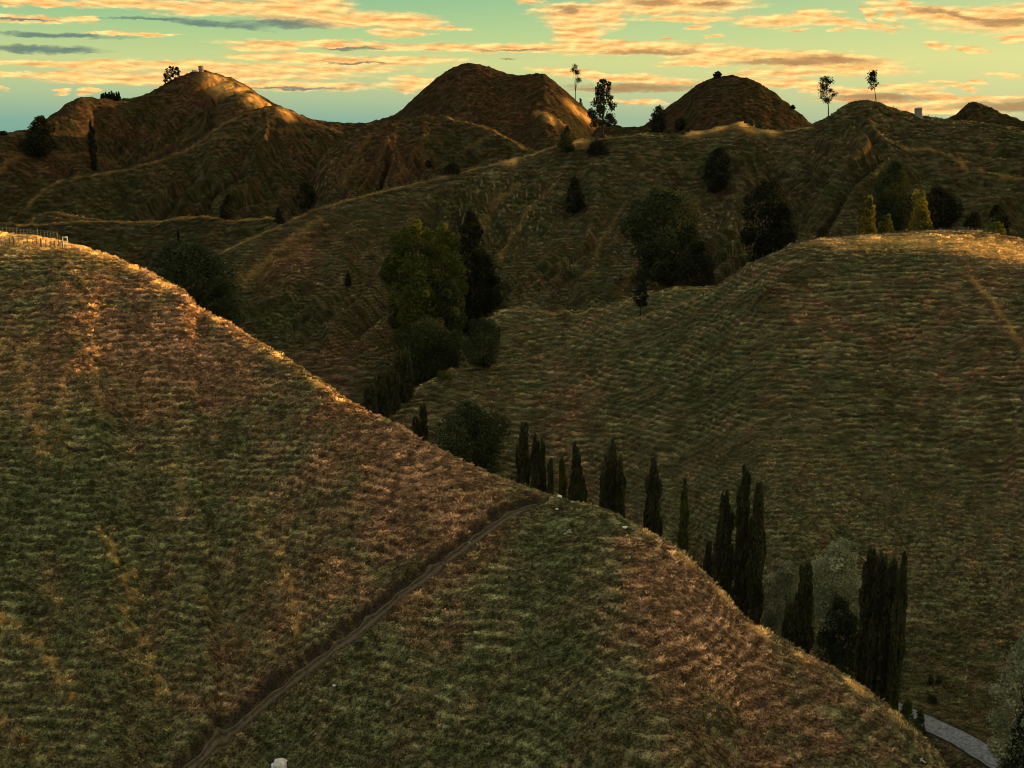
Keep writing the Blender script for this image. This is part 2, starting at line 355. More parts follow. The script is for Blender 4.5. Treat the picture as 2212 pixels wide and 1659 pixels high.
sun_straw_px = [(0,515,60),(80,520,60),(150,528,50),(220,550,24),(290,580,20),(360,615,20),(410,640,22),(470,690,12),(600,768,11),(690,830,12),(735,865,12),  # crests and flanks where sunlight is put into the grass colour
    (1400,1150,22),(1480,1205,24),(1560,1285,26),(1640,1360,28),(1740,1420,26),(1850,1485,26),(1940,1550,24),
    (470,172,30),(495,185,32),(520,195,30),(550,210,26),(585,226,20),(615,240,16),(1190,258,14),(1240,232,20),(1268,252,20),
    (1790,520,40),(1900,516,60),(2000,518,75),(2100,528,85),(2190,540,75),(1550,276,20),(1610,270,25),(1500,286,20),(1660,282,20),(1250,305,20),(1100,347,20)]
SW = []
for x, y, rad in sun_straw_px:
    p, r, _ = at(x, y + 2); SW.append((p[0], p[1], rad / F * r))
def sun_straw_field(X, Y):
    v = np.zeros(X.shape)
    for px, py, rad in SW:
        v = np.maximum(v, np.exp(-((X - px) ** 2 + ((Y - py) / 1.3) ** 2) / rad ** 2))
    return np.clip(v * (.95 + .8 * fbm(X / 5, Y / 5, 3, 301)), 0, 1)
lines_px = [ # points, half width m, height change, straw incl. painted sunlit rims, bare
    ([(262,588),(300,603),(345,628),(400,665),(440,703),(500,742),(560,778),(620,815),(690,855),(740,880)], .55, -.45, .0, .75),
    ([(262,580),(320,600),(380,630),(430,672),(480,712),(540,748),(610,786),(690,835),(738,868)], .7, .15, .55, 0),
    ([(0,740),(35,760),(60,860),(85,930),(100,1000)], .8, .35, .8, 0), ([(40,750),(75,735),(80,800)], .7, .3, .7, 0),
    ([(140,780),(135,900),(150,1010)], .7, .25, .5, 0), ([(225,1150),(250,1210),(262,1260)], .5, .3, .9, 0), ([(280,1240),(290,1300)], .6, .4, 1.0, 0),
    ([(270,1330),(300,1390),(330,1440),(345,1500)], .6, .35, .9, 0), ([(430,1270),(470,1350),(520,1400)], .6, .2, .4, 0), ([(545,1090),(560,1150),(590,1200)], .7, .25, .7, 0),
    ([(600,1200),(620,1270),(645,1370)], .55, .3, .9, 0), ([(0,1335),(50,1370),(90,1400),(135,1465),(170,1510)], .55, .35, .9, 0), ([(95,1270),(125,1310)], .5, .2, .6, 0),
    ([(200,640),(205,760),(215,900)], .6, .2, .4, 0), ([(380,1010),(400,1100)], .6, .2, .5, 0), ([(0,1560),(50,1600),(100,1640)], .5, .2, .6, 0),
    ([(2100,600),(2150,660),(2190,720),(2212,760)], .9, .25, .8, 0), ([(2070,590),(2100,600)], .7, .1, .6, 0),
    ([(900,842),(940,819),(980,797),(1060,796),(1110,782),(1170,768),(1250,733),(1320,705),(1380,688),(1474,657),(1541,627)], .9, .0, .55, 0),
    ([(1060,690),(1087,672),(1120,667),(1154,670),(1204,679),(1247,679),(1304,667),(1370,645),(1404,635),(1470,625),(1530,624)], .9, .1, .95, 0),
    ([(480,545),(520,526),(560,508),(613,484),(680,453),(737,437),(830,413),(900,396),(1000,371),(1050,359),(1100,348),(1150,334),(1200,317),(1250,306),(1300,301),(1380,292),(1430,292)], 1.3, .1, .8, 0),
    ([(1474,294),(1500,289),(1550,279),(1590,269),(1608,270),(1640,284),(1680,286),(1720,280),(1750,275)], 1.6, .1, 1.0, 0),
    ([(1900,290),(2000,320),(2080,355),(2150,378),(2212,388)], 1.5, .2, .7, 0),
    ([(520,610),(580,560),(640,510),(690,475)], 1.8, .6, .6, 0), ([(560,610),(620,560),(660,520)], 1.5, .5, .4, 0),
    ([(1200,395),(1150,440),(1110,500),(1080,560)], 1.3, .6, .5, .1), ([(1480,470),(1430,520),(1380,570),(1330,640)], 1.3, .6, .5, .1), ([(1350,440),(1300,520),(1260,600)], 1.3, .6, .4, 0), ([(1420,560),(1400,620),(1340,655)], 1.0, .4, .4, 0),
    ([(1120,400),(1060,440),(1040,500)], 1.2, .5, .5, .2), ([(1850,300),(1900,360),(1960,400)], 1.2, .5, .3, .1),
    ([(0,331),(70,335),(140,338),(200,338),(270,336),(330,330),(430,315),(520,300),(600,285),(700,280)], 1.2, -.6, .45, .5),
    ([(40,487),(120,482),(200,477),(290,480),(350,477),(390,470),(450,469),(490,476),(540,475),(590,472)], 1.3, .0, .9, .0),
    ([(50,484),(75,468),(95,461),(120,459),(145,463),(175,470),(215,475)], 1.0, .0, .6, .0),
    ([(160,384),(220,376),(280,366),(330,352),(390,330),(430,308),(465,280),(490,263),(530,248),(575,234)], 1.8, .5, .5, 0), ([(60,445),(90,415),(135,390)], 1.5, .4, .6, 0),
    ([(310,345),(360,320),(400,300),(440,270)], 1.5, .3, .3, 0), ([(0,375),(40,340),(80,300)], 1.6, .4, .5, 0), ([(450,168),(480,185),(505,203),(545,203),(575,228),(610,232),(650,252)], 2.0, .2, .9, 0),
    ([(970,256),(1010,266),(1060,280),(1100,300),(1135,322)], 1.5, .3, .7, 0), ([(1000,330),(1040,300),(1070,290)], 1.2, .3, .3, 0),
    ([(800,290),(770,340),(740,400)], 2.0, 1.0, .3, 0), ([(860,285),(830,330),(800,380),(780,410)], 2.0, 1.0, .3, 0), ([(920,300),(890,340),(860,385)], 2.0, 1.0, .3, 0),
    ([(1160,246),(1190,258),(1222,273)], 4.0, 2.6, 1.0, 0), ([(1110,281),(1160,281),(1210,284)], 1.0, -.6, 0, .8),
    ([(690,380),(680,420)], 1.6, .2, .1, .9),
]
LN = []
for pts, hw_, dz_, st_, ba_ in lines_px:
    P_ = [at(*p) for p in pts]
    LN.append((np.array([q[0][:2] for q in P_]), hw_, dz_, st_, ba_))
def line_fields(X, Y):
    dz = np.zeros(X.shape); st = np.zeros(X.shape); ba = np.zeros(X.shape)
    wob = None
    for L, hw_, dz_, st_, ba_ in LN:
        m = (X > L[:, 0].min() - 5) & (X < L[:, 0].max() + 5) & (Y > L[:, 1].min() - 5) & (Y < L[:, 1].max() + 5)
        if not m.any(): continue
        x, y = X[m], Y[m]; d = np.abs(seg_dist(x, y, L) + .8 * hw_ * fbm(x / 3.5, y / 3.5, 2, 401))
        near = hw_ < .85 and L[0, 1] < 240
        k = np.exp(-(d / (hw_ * (1.5 if near else 1))) ** 2) * np.clip((.45 if near else .75) + (1.6 if near else .8) * fbm(x / (1.1 if near else 2.5), y / (1.1 if near else 2.5), 2, 411), 0, 1.1) * (.62 if near else .55)
        dz[m] += dz_ * k; st[m] = np.maximum(st[m], st_ * k); ba[m] = np.maximum(ba[m], ba_ * k)
    return dz, st, ba
def terr(X, Y, z, r):
    h = np.where(r < 236, .7, np.where(r < 410, .98, 1.9))
    ph = z / h + 1.5 * fbm(X / 26, Y / 26, 2, 40) + .45 * fbm(X / 8, Y / 8, 2, 41) + 0.18 * vnoise(X / 2.0, Y / 2.0, 43)
    saw = ph - np.floor(ph)
    msk = 0.25 + 0.75 * sstep(fbm(X / 9, Y / 9, 2, 47), -.35, .3)
    return saw, msk, h
def mottle(X, Y, r):
    def f(sx, sy):
        n = .6 * vnoise(X / (1.7 * sx), Y / (.9 * sy), 501) + .6 * vnoise(X / (.7 * sx), Y / (.42 * sy), 503) + .35 * vnoise(X / (5 * sx), Y / (2.5 * sy), 505)
        return sstep(n, -.5, .8)
    k = sstep(r, 215, 245); k2 = sstep(r, 390, 460)
    n = f(.75, .7) * (1 - k) + k * ((1 - k2) * f(2.6, 1.0) + k2 * f(3.0, 2.0))
    return .46 + (1.35 - .45 * k) * n
def fine(X, Y, z, r, az):
    """tussocks and sheep tracks (terracettes)"""
    t = np.zeros_like(z)
    far = sstep(r, 380, 700)
    saw, msk, h = terr(X, Y, z, r)
    amp = (0.20 + 0.08 * (z > -52)) + 0.28 * sstep(r, 190, 260) - 0.12 * sstep(r, 400, 440)
    saw = np.where(saw < 0.7, saw / 0.7, (1 - saw) / 0.3)
    t += amp * msk * (saw - 0.5)
    t += (0.16 + 0.1 * far) * vnoise(X / 1.1, Y / 1.1, 51) * (1 + 0.6 * far) + 0.12 * vnoise(X / 0.5, Y / 0.5, 52)
    t += (0.30 + .9 * far) * fbm(X / 5.5, Y / 5.5, 2, 54)
    return t

def shape_all(X, Y, parts=False):
    r = np.hypot(X, Y); az = np.arctan2(X, Y)
    z, which = height(X, Y, parts=True)
    f = fine(X, Y, z, r, az)
    ldz, lst, lba = line_fields(X, Y)
    f = f + ldz
    # cut of the farm track on the foreground face
    near = (r < 160) & (which == 1)
    dtr = np.full(X.shape, 99.0)
    if near.any(): dtr[near] = seg_dist(X[near], Y[near], TR)
    wob = 0.25 * vnoise(X / 3, Y / 3, 61)
    a = np.abs(dtr + wob)
    sd_ = dtr + wob
    bench = 1 - sstep(a, 1.1, 1.7)
    up = TRUP * sd_          # positive on the uphill side
    cut = -0.9 * (1 - sstep(a, 1.0, 1.5)) + np.where(up > 0, .45 * np.exp(-((up - 2.0) / 1.0) ** 2), .22 * np.exp(-((up + 2.2) / .8) ** 2))
    bank = 1.25 * np.exp(-((up - 1.25) / .45) ** 2) + .6 * np.exp(-((up + 1.7) / .7) ** 2) * np.clip(.3 + 1.5 * vnoise(X / 2.5, Y / 2.5, 62), 0, 1)
    f = f * (1 - 0.75 * bench) + np.where(near, cut, 0)
    # road bed
    nr = (r > 60) & (r < 260) & (az > 0)
    drd = np.full(X.shape, 99.0)
    if nr.any(): drd[nr] = np.abs(seg_dist(X[nr], Y[nr], RD))
    k = 1 - sstep(drd, 3.4, 8.0)
    zf = z + f
    zf = zf * (1 - k) + (ROAD_Z - 0.25) * k
    if parts:
        saw, msk, h = terr(X, Y, z, r)
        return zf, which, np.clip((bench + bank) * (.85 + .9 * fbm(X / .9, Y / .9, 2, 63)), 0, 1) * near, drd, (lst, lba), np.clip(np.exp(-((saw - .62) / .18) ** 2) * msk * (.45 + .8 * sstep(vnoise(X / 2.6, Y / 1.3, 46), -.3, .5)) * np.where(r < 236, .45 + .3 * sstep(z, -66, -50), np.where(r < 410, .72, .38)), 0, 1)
    return zf

# ------------------------------------------------------------------ materials
def ground_material():
    m = bpy.data.materials.new('hill_grass'); m.use_nodes = True; t = NT(m.node_tree)
    out = t.add('ShaderNodeOutputMaterial'); bs = t.add('ShaderNodeBsdfDiffuse'); t.l.new(bs.outputs[0], out.inputs[0])
    pos = t.add('ShaderNodeNewGeometry').outputs['Position']
    at_ = t.add('ShaderNodeAttribute', attribute_name='land'); sp = t.add('ShaderNodeSeparateColor'); t.l.new(at_.outputs['Color'], sp.inputs[0])
    rust, bare, pale = sp.outputs
    n1 = t.noise(pos, 0.35, 4, .6); n2 = t.noise(pos, 1.7, 5, .75); n3 = t.noise(pos, 5.0, 3, .7)
    rr = t.math('ADD', rust, t.math('MULTIPLY_ADD', n2, .7, -.35))
    c = t.ramp(rr, [(0.0, (.064, .068, .028)), (.25, (.078, .076, .032)), (.5, (.104, .082, .037)), (.72, (.142, .082, .040)), (1.0, (.195, .108, .056))])
    a2 = t.add('ShaderNodeAttribute', attribute_name='sward'); sp2 = t.add('ShaderNodeSeparateColor'); t.l.new(a2.outputs['Color'], sp2.inputs[0])
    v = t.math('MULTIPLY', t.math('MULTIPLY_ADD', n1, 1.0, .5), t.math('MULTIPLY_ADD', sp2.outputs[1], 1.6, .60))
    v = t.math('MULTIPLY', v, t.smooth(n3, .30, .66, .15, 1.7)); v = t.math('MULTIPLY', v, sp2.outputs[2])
    c = t.mix(1.0, c, v, 'MULTIPLY')
    sun_dry = t.mix(1.0, (.62, .33, .09, 1), t.smooth(n3, .3, .7, .5, 1.25), 'MULTIPLY')  # dry grass tone with the orange of the low sun put in
    c = t.mix(t.math('MULTIPLY', t.math('POWER', sp2.outputs[0], 1.4), t.smooth(n2, .25, .6, .35, 1.0)), c, sun_dry)
    c = t.mix(t.math('MULTIPLY', pale, .9), c, (.21, .155, .075, 1))
    soil = t.mix(n2, (.009, .007, .005, 1), (.050, .036, .024, 1))
    c = t.mix(bare, c, t.mix(1.0, soil, t.smooth(n3, .3, .7, .5, 1.5), 'MULTIPLY'))
    t.l.new(c, bs.inputs[0])
    bp = t.add('ShaderNodeBump'); bp.inputs['Distance'].default_value = .22; bp.inputs['Strength'].default_value = .9
    t.l.new(t.math('ADD', n2, t.math('MULTIPLY', n3, .4)), bp.inputs['Height']); t.l.new(bp.outputs[0], bs.inputs['Normal'])
    return m
def simple_mat(name, c1, c2, scale=3.0, transl=0.0, attr=None, rough=.8, spec=False, bump=0):
    m = bpy.data.materials.new(name); m.use_nodes = True; t = NT(m.node_tree)
    out = t.add('ShaderNodeOutputMaterial')
    pos = t.add('ShaderNodeNewGeometry').outputs['Position']
    n = t.noise(pos, scale, 4, .65)
    f = t.smooth(n, .3, .7)
    if attr:
        a = t.add('ShaderNodeAttribute', attribute_name=attr).outputs['Fac']
        f = t.math('ADD', t.math('MULTIPLY', f, .45), t.math('MULTIPLY', a, .7), clamp=True)
    c = t.mix(f, (*c1, 1), (*c2, 1))
    if spec:
        bs = t.add('ShaderNodeBsdfPrincipled'); t.l.new(c, bs.inputs['Base Color']); bs.inputs['Roughness'].default_value = rough
    else:
        bs = t.add('ShaderNodeBsdfDiffuse'); t.l.new(c, bs.inputs[0])
    if bump:
        bp = t.add('ShaderNodeBump'); bp.inputs['Distance'].default_value = bump; t.l.new(n, bp.inputs['Height']); t.l.new(bp.outputs[0], bs.inputs['Normal'])
    sh = bs.outputs[0]
    if transl:
        tr = t.add('ShaderNodeBsdfTranslucent'); t.l.new(c, tr.inputs[0]); mx = t.add('ShaderNodeMixShader'); mx.inputs[0].default_value = transl
        t.l.new(sh, mx.inputs[1]); t.l.new(tr.outputs[0], mx.inputs[2]); sh = mx.outputs[0]
    t.l.new(sh, out.inputs[0]); return m
def grass_material():
    m = bpy.data.materials.new('grass_blades'); m.use_nodes = True; t = NT(m.node_tree)
    out = t.add('ShaderNodeOutputMaterial')
    c = t.add('ShaderNodeAttribute', attribute_name='col').outputs['Color']
    bs = t.add('ShaderNodeBsdfDiffuse'); t.l.new(c, bs.inputs[0])
    tr = t.add('ShaderNodeBsdfTranslucent'); t.l.new(c, tr.inputs[0]); mx = t.add('ShaderNodeMixShader'); mx.inputs[0].default_value = .4
    t.l.new(bs.outputs[0], mx.inputs[1]); t.l.new(tr.outputs[0], mx.inputs[2]); t.l.new(mx.outputs[0], out.inputs[0]); return m
M = dict(
    ground=ground_material(), grass=grass_material(),
    dark=simple_mat('leaf_dark', (.016, .022, .011), (.056, .066, .026), .25, .2, 'tint'),
    black=simple_mat('leaf_black', (.009, .010, .006), (.032, .034, .018), .25, .15, 'tint'),
    green=simple_mat('leaf_olive', (.022, .032, .010), (.105, .112, .022), .12, .35, 'tint'),
    sungold=simple_mat('leaf_sungold', (.028, .032, .010), (.20, .175, .03), .3, .45, 'tint'),  # sunlight on these leaves is put into the colour
    poplar=simple_mat('leaf_poplar', (.020, .023, .012), (.082, .078, .034), .3, .25, 'tint'),
    willow=simple_mat('leaf_willow', (.09, .096, .05), (.38, .385, .21), .45, .3, 'tint'),
    bark=simple_mat('bark', (.022, .018, .014), (.07, .06, .048), 2., bump=.05),
    palebark=simple_mat('pale_bark', (.16, .14, .11), (.32, .29, .24), 2.),
    deadwood=simple_mat('dead_wood', (.30, .27, .22), (.60, .56, .48), 4., bump=.03),
    stone=simple_mat('stone', (.30, .28, .24), (.62, .59, .52), 2.5, bump=.08),
    post=simple_mat('post_wood', (.05, .042, .032), (.15, .13, .10), 6.),
    white=simple_mat('white_paint', (.62, .60, .55), (.80, .78, .74), 6.),
    wire=simple_mat('wire', (.14, .13, .12), (.25, .24, .22), 6., spec=True, rough=.4),
    tank=simple_mat('tank_concrete', (.12, .11, .10), (.26, .24, .21), 1.5, bump=.03),
    road=simple_mat('gravel_road', (.075, .08, .08), (.19, .198, .195), 2.2, bump=.06),
    dirt=simple_mat('track_dirt', (.020, .015, .011), (.105, .082, .046), 4.0, bump=.15, attr='tint'),
)

# ------------------------------------------------------------------ mesh helpers
def mesh_obj(name, V, Fc, mat, parent=None, attrs=None, smooth=False):
    """V (n,3); Fc (m,k) array of equal-size faces or list of arrays"""
    V = np.asarray(V, np.float32)
    Fl = Fc if isinstance(Fc, list) else [Fc]
    Fl = [np.asarray(f, np.int32) for f in Fl if len(f)]
    me = bpy.data.meshes.new(name)
    me.vertices.add(len(V)); me.vertices.foreach_set('co', V.ravel())
    nl = sum(f.size for f in Fl); npoly = sum(len(f) for f in Fl)
    me.loops.add(nl); me.loops.foreach_set('vertex_index', np.concatenate([f.ravel() for f in Fl]))
    me.polygons.add(npoly)
    st = []; o = 0
    for f in Fl:
        st.append(o + np.arange(len(f)) * f.shape[1]); o += f.size
    me.polygons.foreach_set('loop_start', np.concatenate(st).astype(np.int32))
    if attrs:
        for k, (typ, dat) in attrs.items():
            a = me.attributes.new(k, typ, 'POINT')
            a.data.foreach_set('color' if typ == 'FLOAT_COLOR' else 'value', np.asarray(dat, np.float32).ravel())
    me.update(calc_edges=True)
    if smooth: me.shade_smooth()
    me.materials.append(M[mat])
    o = bpy.data.objects.new(name, me); COL.objects.link(o)
    if parent is not None: o.parent = parent
    return o
def tag(o, label=None, cat=None, group=None, kind=None):
    if label: o['label'] = label
    if cat: o['category'] = cat
    if group: o['group'] = group
    if kind: o['kind'] = kind
    return o
def thing(name, loc, label, cat, group=None, rz=0):
    o = bpy.data.objects.new(name, None); COL.objects.link(o); o.location = loc; o.rotation_euler = (0, 0, rz)
    o.empty_display_size = 1
    return tag(o, label, cat, group)
class MB:
    def __init__(s): s.v = []; s.f4 = []; s.f3 = []; s.n = 0
    def add(s, V, q=None, t=None):
        V = np.asarray(V, float); s.v.append(V)
        if q is not None and len(q): s.f4.append(np.asarray(q) + s.n)
        if t is not None and len(t): s.f3.append(np.asarray(t) + s.n)
        s.n += len(V)
    def tube(s, pts, rad, n=6):
        pts = np.asarray(pts, float); k = len(pts); rad = np.broadcast_to(rad, (k,)); rings = []
        for i in range(k):
            d = pts[min(i + 1, k - 1)] - pts[max(i - 1, 0)]; d = d / (np.linalg.norm(d) + 1e-9)
            a = np.cross(d, [0.31, 0.95, 0.05]); a /= np.linalg.norm(a) + 1e-9; b = np.cross(d, a)
            th = np.arange(n) * 2 * math.pi / n
            rings.append(pts[i] + rad[i] * (np.cos(th)[:, None] * a + np.sin(th)[:, None] * b))
        V = np.vstack(rings + [pts[0][None], pts[-1][None]]); q = []; t = []
        for i in range(k - 1):
            for j in range(n):
                q.append((i * n + j, i * n + (j + 1) % n, (i + 1) * n + (j + 1) % n, (i + 1) * n + j))
        for j in range(n):
            t.append((k * n, (j + 1) % n, j)); t.append((k * n + 1, (k - 1) * n + j, (k - 1) * n + (j + 1) % n))
        s.add(V, q, t)
    def box(s, c, sz, bev=0):
        c = np.array(c); h = np.array(sz) / 2
        V = np.array([[x, y, z] for z in (-1, 1) for y in (-1, 1) for x in (-1, 1)]) * h + c
        s.add(V, [(0, 2, 3, 1), (4, 5, 7, 6), (0, 1, 5, 4), (2, 6, 7, 3), (0, 4, 6, 2), (1, 3, 7, 5)])
    def build(s, name, mat, parent=None, smooth=False):
        fl = []
        if s.f4: fl.append(np.vstack(s.f4))
        if s.f3: fl.append(np.vstack(s.f3))
        return mesh_obj(name, np.vstack(s.v), fl, mat, parent, smooth=smooth)

# ------------------------------------------------------------------ build the land
NAMES = ['floor'] + [L['name'] for L in LAYERS]
_cl = dict(floor=.85, foreground=1.15, right_hill=1.2, plateau=1.0, saddle=1.35, middle_ridge=.86, bench=.68, mound=.7, left_spur=.66, left_knoll=.66, centre_spur=.62, left_mountain=.60, twin_peak=.52, saddle_far=.5, dome=.5, right_tor=.5)
CLOTH = np.array([_cl[n] for n in NAMES])      # ground tone factor per layer, darker on the far hills
def build_land():
    f0 = R(-27.5); f1 = R(27.5)
    azs = np.concatenate([np.linspace(R(-75), f0, 110, endpoint=False), np.linspace(f0, f1, 1180, endpoint=False), np.linspace(f1, R(75), 110)])
    def seg(a, b, st): return np.arange(a, b, st)
    rs = np.concatenate([seg(12, 60, 3), seg(60, 92, .6), seg(92, 235, .17), seg(235, 330, .24), seg(330, 540, .45), seg(540, 860, .8), seg(860, 985, 1.3), seg(985, 1100, 8), np.geomspace(1100, 12000, 30)])
    A, Rr = np.meshgrid(azs, rs)
    X = Rr * np.sin(A); Y = Rr * np.cos(A)
    z = np.empty_like(X); lip = np.empty_like(X); lst = np.empty_like(X); mott = np.empty_like(X); lba = np.empty_like(X); which = np.empty(X.shape, np.int32); bare = np.empty_like(X); drd = np.empty_like(X)
    step = 200
    for i in range(0, len(rs), step):
        sl = slice(i, i + step); z[sl], which[sl], bare[sl], drd[sl], lf_, lip[sl] = shape_all(X[sl], Y[sl], True); lst[sl], lba[sl] = lf_
    rust = np.empty_like(X); straw = np.empty_like(X)
    for i in range(0, len(rs), step):
        sl = slice(i, i + step); rust[sl] = rust_field(X[sl], Y[sl], Rr[sl]); straw[sl] = sun_straw_field(X[sl], Y[sl]); mott[sl] = mottle(X[sl], Y[sl], Rr[sl])
    bare = np.maximum(np.maximum(bare, 1 - sstep(drd, 2.0, 3.4)), lba); straw = np.maximum(straw, lst)  # straw: dry grass plus sunlight painted on the crests
    # slips of bare pale earth on the middle ridge
    n = vnoise(X / 1.3, Y / 2.2, 91) + .4 * vnoise(X / .6, Y / .9, 92)
    pale = np.zeros_like(X)
    for px_, py_, rad in ((1070,430,70),(1140,470,60),(1560,480,60),(1400,600,60),(690,380,40),(1440,560,60),(1010,440,40)):
        p, r_, _ = at(px_, py_); rr = rad / F * r_
        pale = np.maximum(pale, np.exp(-(((X - p[0]) / rr) ** 2 + ((Y - p[1]) / (rr * 2)) ** 2)) * sstep(n, .35, .75) * .8)
    nr, na = X.shape
    V = np.stack([X.ravel(), Y.ravel(), z.ravel()], 1)
    col = np.stack([rust.ravel(), bare.ravel(), np.clip(pale, 0, 1).ravel(), np.ones(V.shape[0])], 1).astype(np.float32)
    i = np.arange(nr - 1)[:, None] * na + np.arange(na - 1)[None, :]
    q = np.stack([i, i + 1, i + na + 1, i + na], -1).reshape(-1, 4)
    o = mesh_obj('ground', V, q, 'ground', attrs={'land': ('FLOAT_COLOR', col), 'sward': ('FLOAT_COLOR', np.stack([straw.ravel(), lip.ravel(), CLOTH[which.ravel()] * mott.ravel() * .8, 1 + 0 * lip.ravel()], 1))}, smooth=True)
    tag(o, kind='structure')
    return o
build_land()

def ribbon(name, L, halfw, mat, zf, dz, n=9, step=1.0, jag=.25):
    # resample polyline
    d = np.r_[0, np.cumsum(np.linalg.norm(np.diff(L, axis=0), axis=1))]
    s = np.arange(0, d[-1], step); P = np.stack([np.interp(s, d, L[:, 0]), np.interp(s, d, L[:, 1])], 1)
    for _ in range(6): P[1:-1] = (P[:-2] + 2 * P[1:-1] + P[2:]) / 4
    T = np.gradient(P, axis=0); T /= np.linalg.norm(T, axis=1)[:, None]; N = np.stack([-T[:, 1], T[:, 0]], 1)
    k = np.linspace(-1, 1, n)
    hw = halfw + jag * vnoise(s / 1.7, s * 0 + 3, 8)
    G = P[:, None, :] + N[:, None, :] * (k[None, :, None] * hw[:, None, None])
    Z = zf(G[..., 0], G[..., 1]) + dz - 0.12 * (np.abs(k) > .9)[None, :]
    V = np.concatenate([G, Z[..., None]], -1).reshape(-1, 3)
    i = np.arange(len(P) - 1)[:, None] * n + np.arange(n - 1)[None, :]
    q = np.stack([i, i + 1, i + n + 1, i + n], -1).reshape(-1, 4)
    tt = np.clip(1 - np.exp(-((np.abs(k) - .45) / .22) ** 2)[None, :] + .5 * vnoise(G[..., 0] / .5, G[..., 1] / .5, 71), 0, 1)
    return tag(mesh_obj(name, V, q, mat, smooth=True, attrs={'tint': ('FLOAT', tt.ravel())}), kind='structure')
ribbon('road', RD, 2.2, 'road', lambda x, y: np.full(x.shape, ROAD_Z) - 0.0, 0.0)
ribbon('track', TR, 0.85, 'dirt', lambda x, y: shape_all(x, y), 0.07, n=15, step=.2, jag=.5)

# ------------------------------------------------------------------ grass
def build_grass():
    Vs = []; Cs = []
    def batch(n, r0, r1, a0, a1, hgt, wid, blades, sd, spread):
        g = np.random.default_rng(sd)
        r = np.sqrt(g.uniform(r0 ** 2, r1 ** 2, n)); a = g.uniform(R(a0), R(a1), n)
        X = r * np.sin(a); Y = r * np.cos(a)
        clump = vnoise(X / 1.6, Y / 1.6, 201)
        keep = g.random(n) < np.clip(.55 + clump * .9, .08, 1); X, Y, r = X[keep], Y[keep], r[keep]
        z, which, bare, drd, lf, lip = shape_all(X, Y, True); cl = CLOTH[which]
        keep = (bare < .25 + .5 * g.random(len(X))) & (lf[1] < .3) & (drd > 3.2) & (g.random(len(X)) < .28 + 1.4 * lip + lf[0] + sun_straw_field(X, Y)); X, Y, z, r, lip = X[keep], Y[keep], z[keep], r[keep], lip[keep]; st = sun_straw_field(X, Y); st = np.maximum(st, lf[0][keep]); cl = cl[keep] * (.85 + .75 * lip); rusty = 0
        n = len(X); rust = rust_field(X, Y, r); size = g.uniform(.55, 1.3, n) * (1 + .35 * st) * (1 + .35 * vnoise(X / 9, Y / 9, 203)) * (.75 + .55 * rust) * (.7 + .35 * mottle(X, Y, r))
        k = blades; th = g.uniform(0, 2 * math.pi, (n, k)); ln = g.uniform(.35, 1.1, (n, k)) * size[:, None] * hgt
        lean = g.uniform(.35, 1.1, (n, k)) * (1 - .45 * st[:, None])
        off = g.uniform(0, spread, (n, k)) * size[:, None]
        bx = X[:, None] + np.cos(th) * off * .8; by = Y[:, None] + np.sin(th) * off * .8; bz = z[:, None] - .05 + 0 * th
        tx = bx + np.cos(th) * ln * lean; ty = by + np.sin(th) * ln * lean; tz = bz + ln * (1.05 - .4 * lean)
        wx = -np.sin(th + .7) * wid / 2; wy = np.cos(th + .7) * wid / 2
        mx = bx * .5 + tx * .5 - np.cos(th) * ln * .12; my = by * .5 + ty * .5 - np.sin(th) * ln * .12; mz = bz * .4 + tz * .6 + ln * .08
        # blade: wide at base, tip; 4 verts (base pair, mid, tip) as two triangles
        A_ = np.stack([bx - wx, by - wy, bz], -1); B_ = np.stack([bx + wx, by + wy, bz], -1); C_ = np.stack([mx + wx * .9, my + wy * .9, mz], -1); D_ = np.stack([tx, ty, tz], -1)
        V = np.stack([A_, B_, C_, D_], 2).reshape(-1, 3)
        # colour: rusty bracken, green, straw with crest sunlight put into it
        q = np.clip(rust[:, None] + g.normal(0, .20, (n, k)), 0, 1)
        pal_x = [0, .25, .5, .72, 1.0]
        pr = np.interp(q, pal_x, [.126, .168, .240, .330, .44]); pg = np.interp(q, pal_x, [.135, .155, .172, .180, .26]); pb = np.interp(q, pal_x, [.050, .060, .074, .090, .140])
        val = (cl * mottle(X, Y, r) * 1.15)[:, None] * g.uniform(.5, 1.6, (n, 1)) * g.uniform(.8, 1.2, (n, k))
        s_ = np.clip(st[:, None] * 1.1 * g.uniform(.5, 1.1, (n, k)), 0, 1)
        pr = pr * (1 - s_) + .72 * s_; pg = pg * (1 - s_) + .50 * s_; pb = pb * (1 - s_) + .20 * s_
        c = np.stack([pr * val, pg * val, pb * val, np.ones_like(pr)], -1)
        c = np.repeat(c[:, :, None, :], 4, 2).reshape(-1, 4)
        Vs.append(V.astype(np.float32)); Cs.append(c.astype(np.float32))
    batch(400000, 96, 232, -29, 29, .25, .042, 8, 1, .24)
    batch(150000, 175, 356, -8, 29, .40, .10, 6, 2, .4)
    batch(70000, 330, 540, -29, 29, .6, .2, 5, 3, .6)
    V = np.vstack(Vs); C = np.vstack(Cs); nb = len(V) // 4
    i = np.arange(nb)[:, None] * 4
    q = np.hstack([i, i + 1, i + 2, i + 3])
    o = mesh_obj('grass', V, q, 'grass', attrs={'col': ('FLOAT_COLOR', C)})
    tag(o, 'rough tussock grass in rust brown, straw and green covering the hillsides', 'grass', kind='stuff')
build_grass()

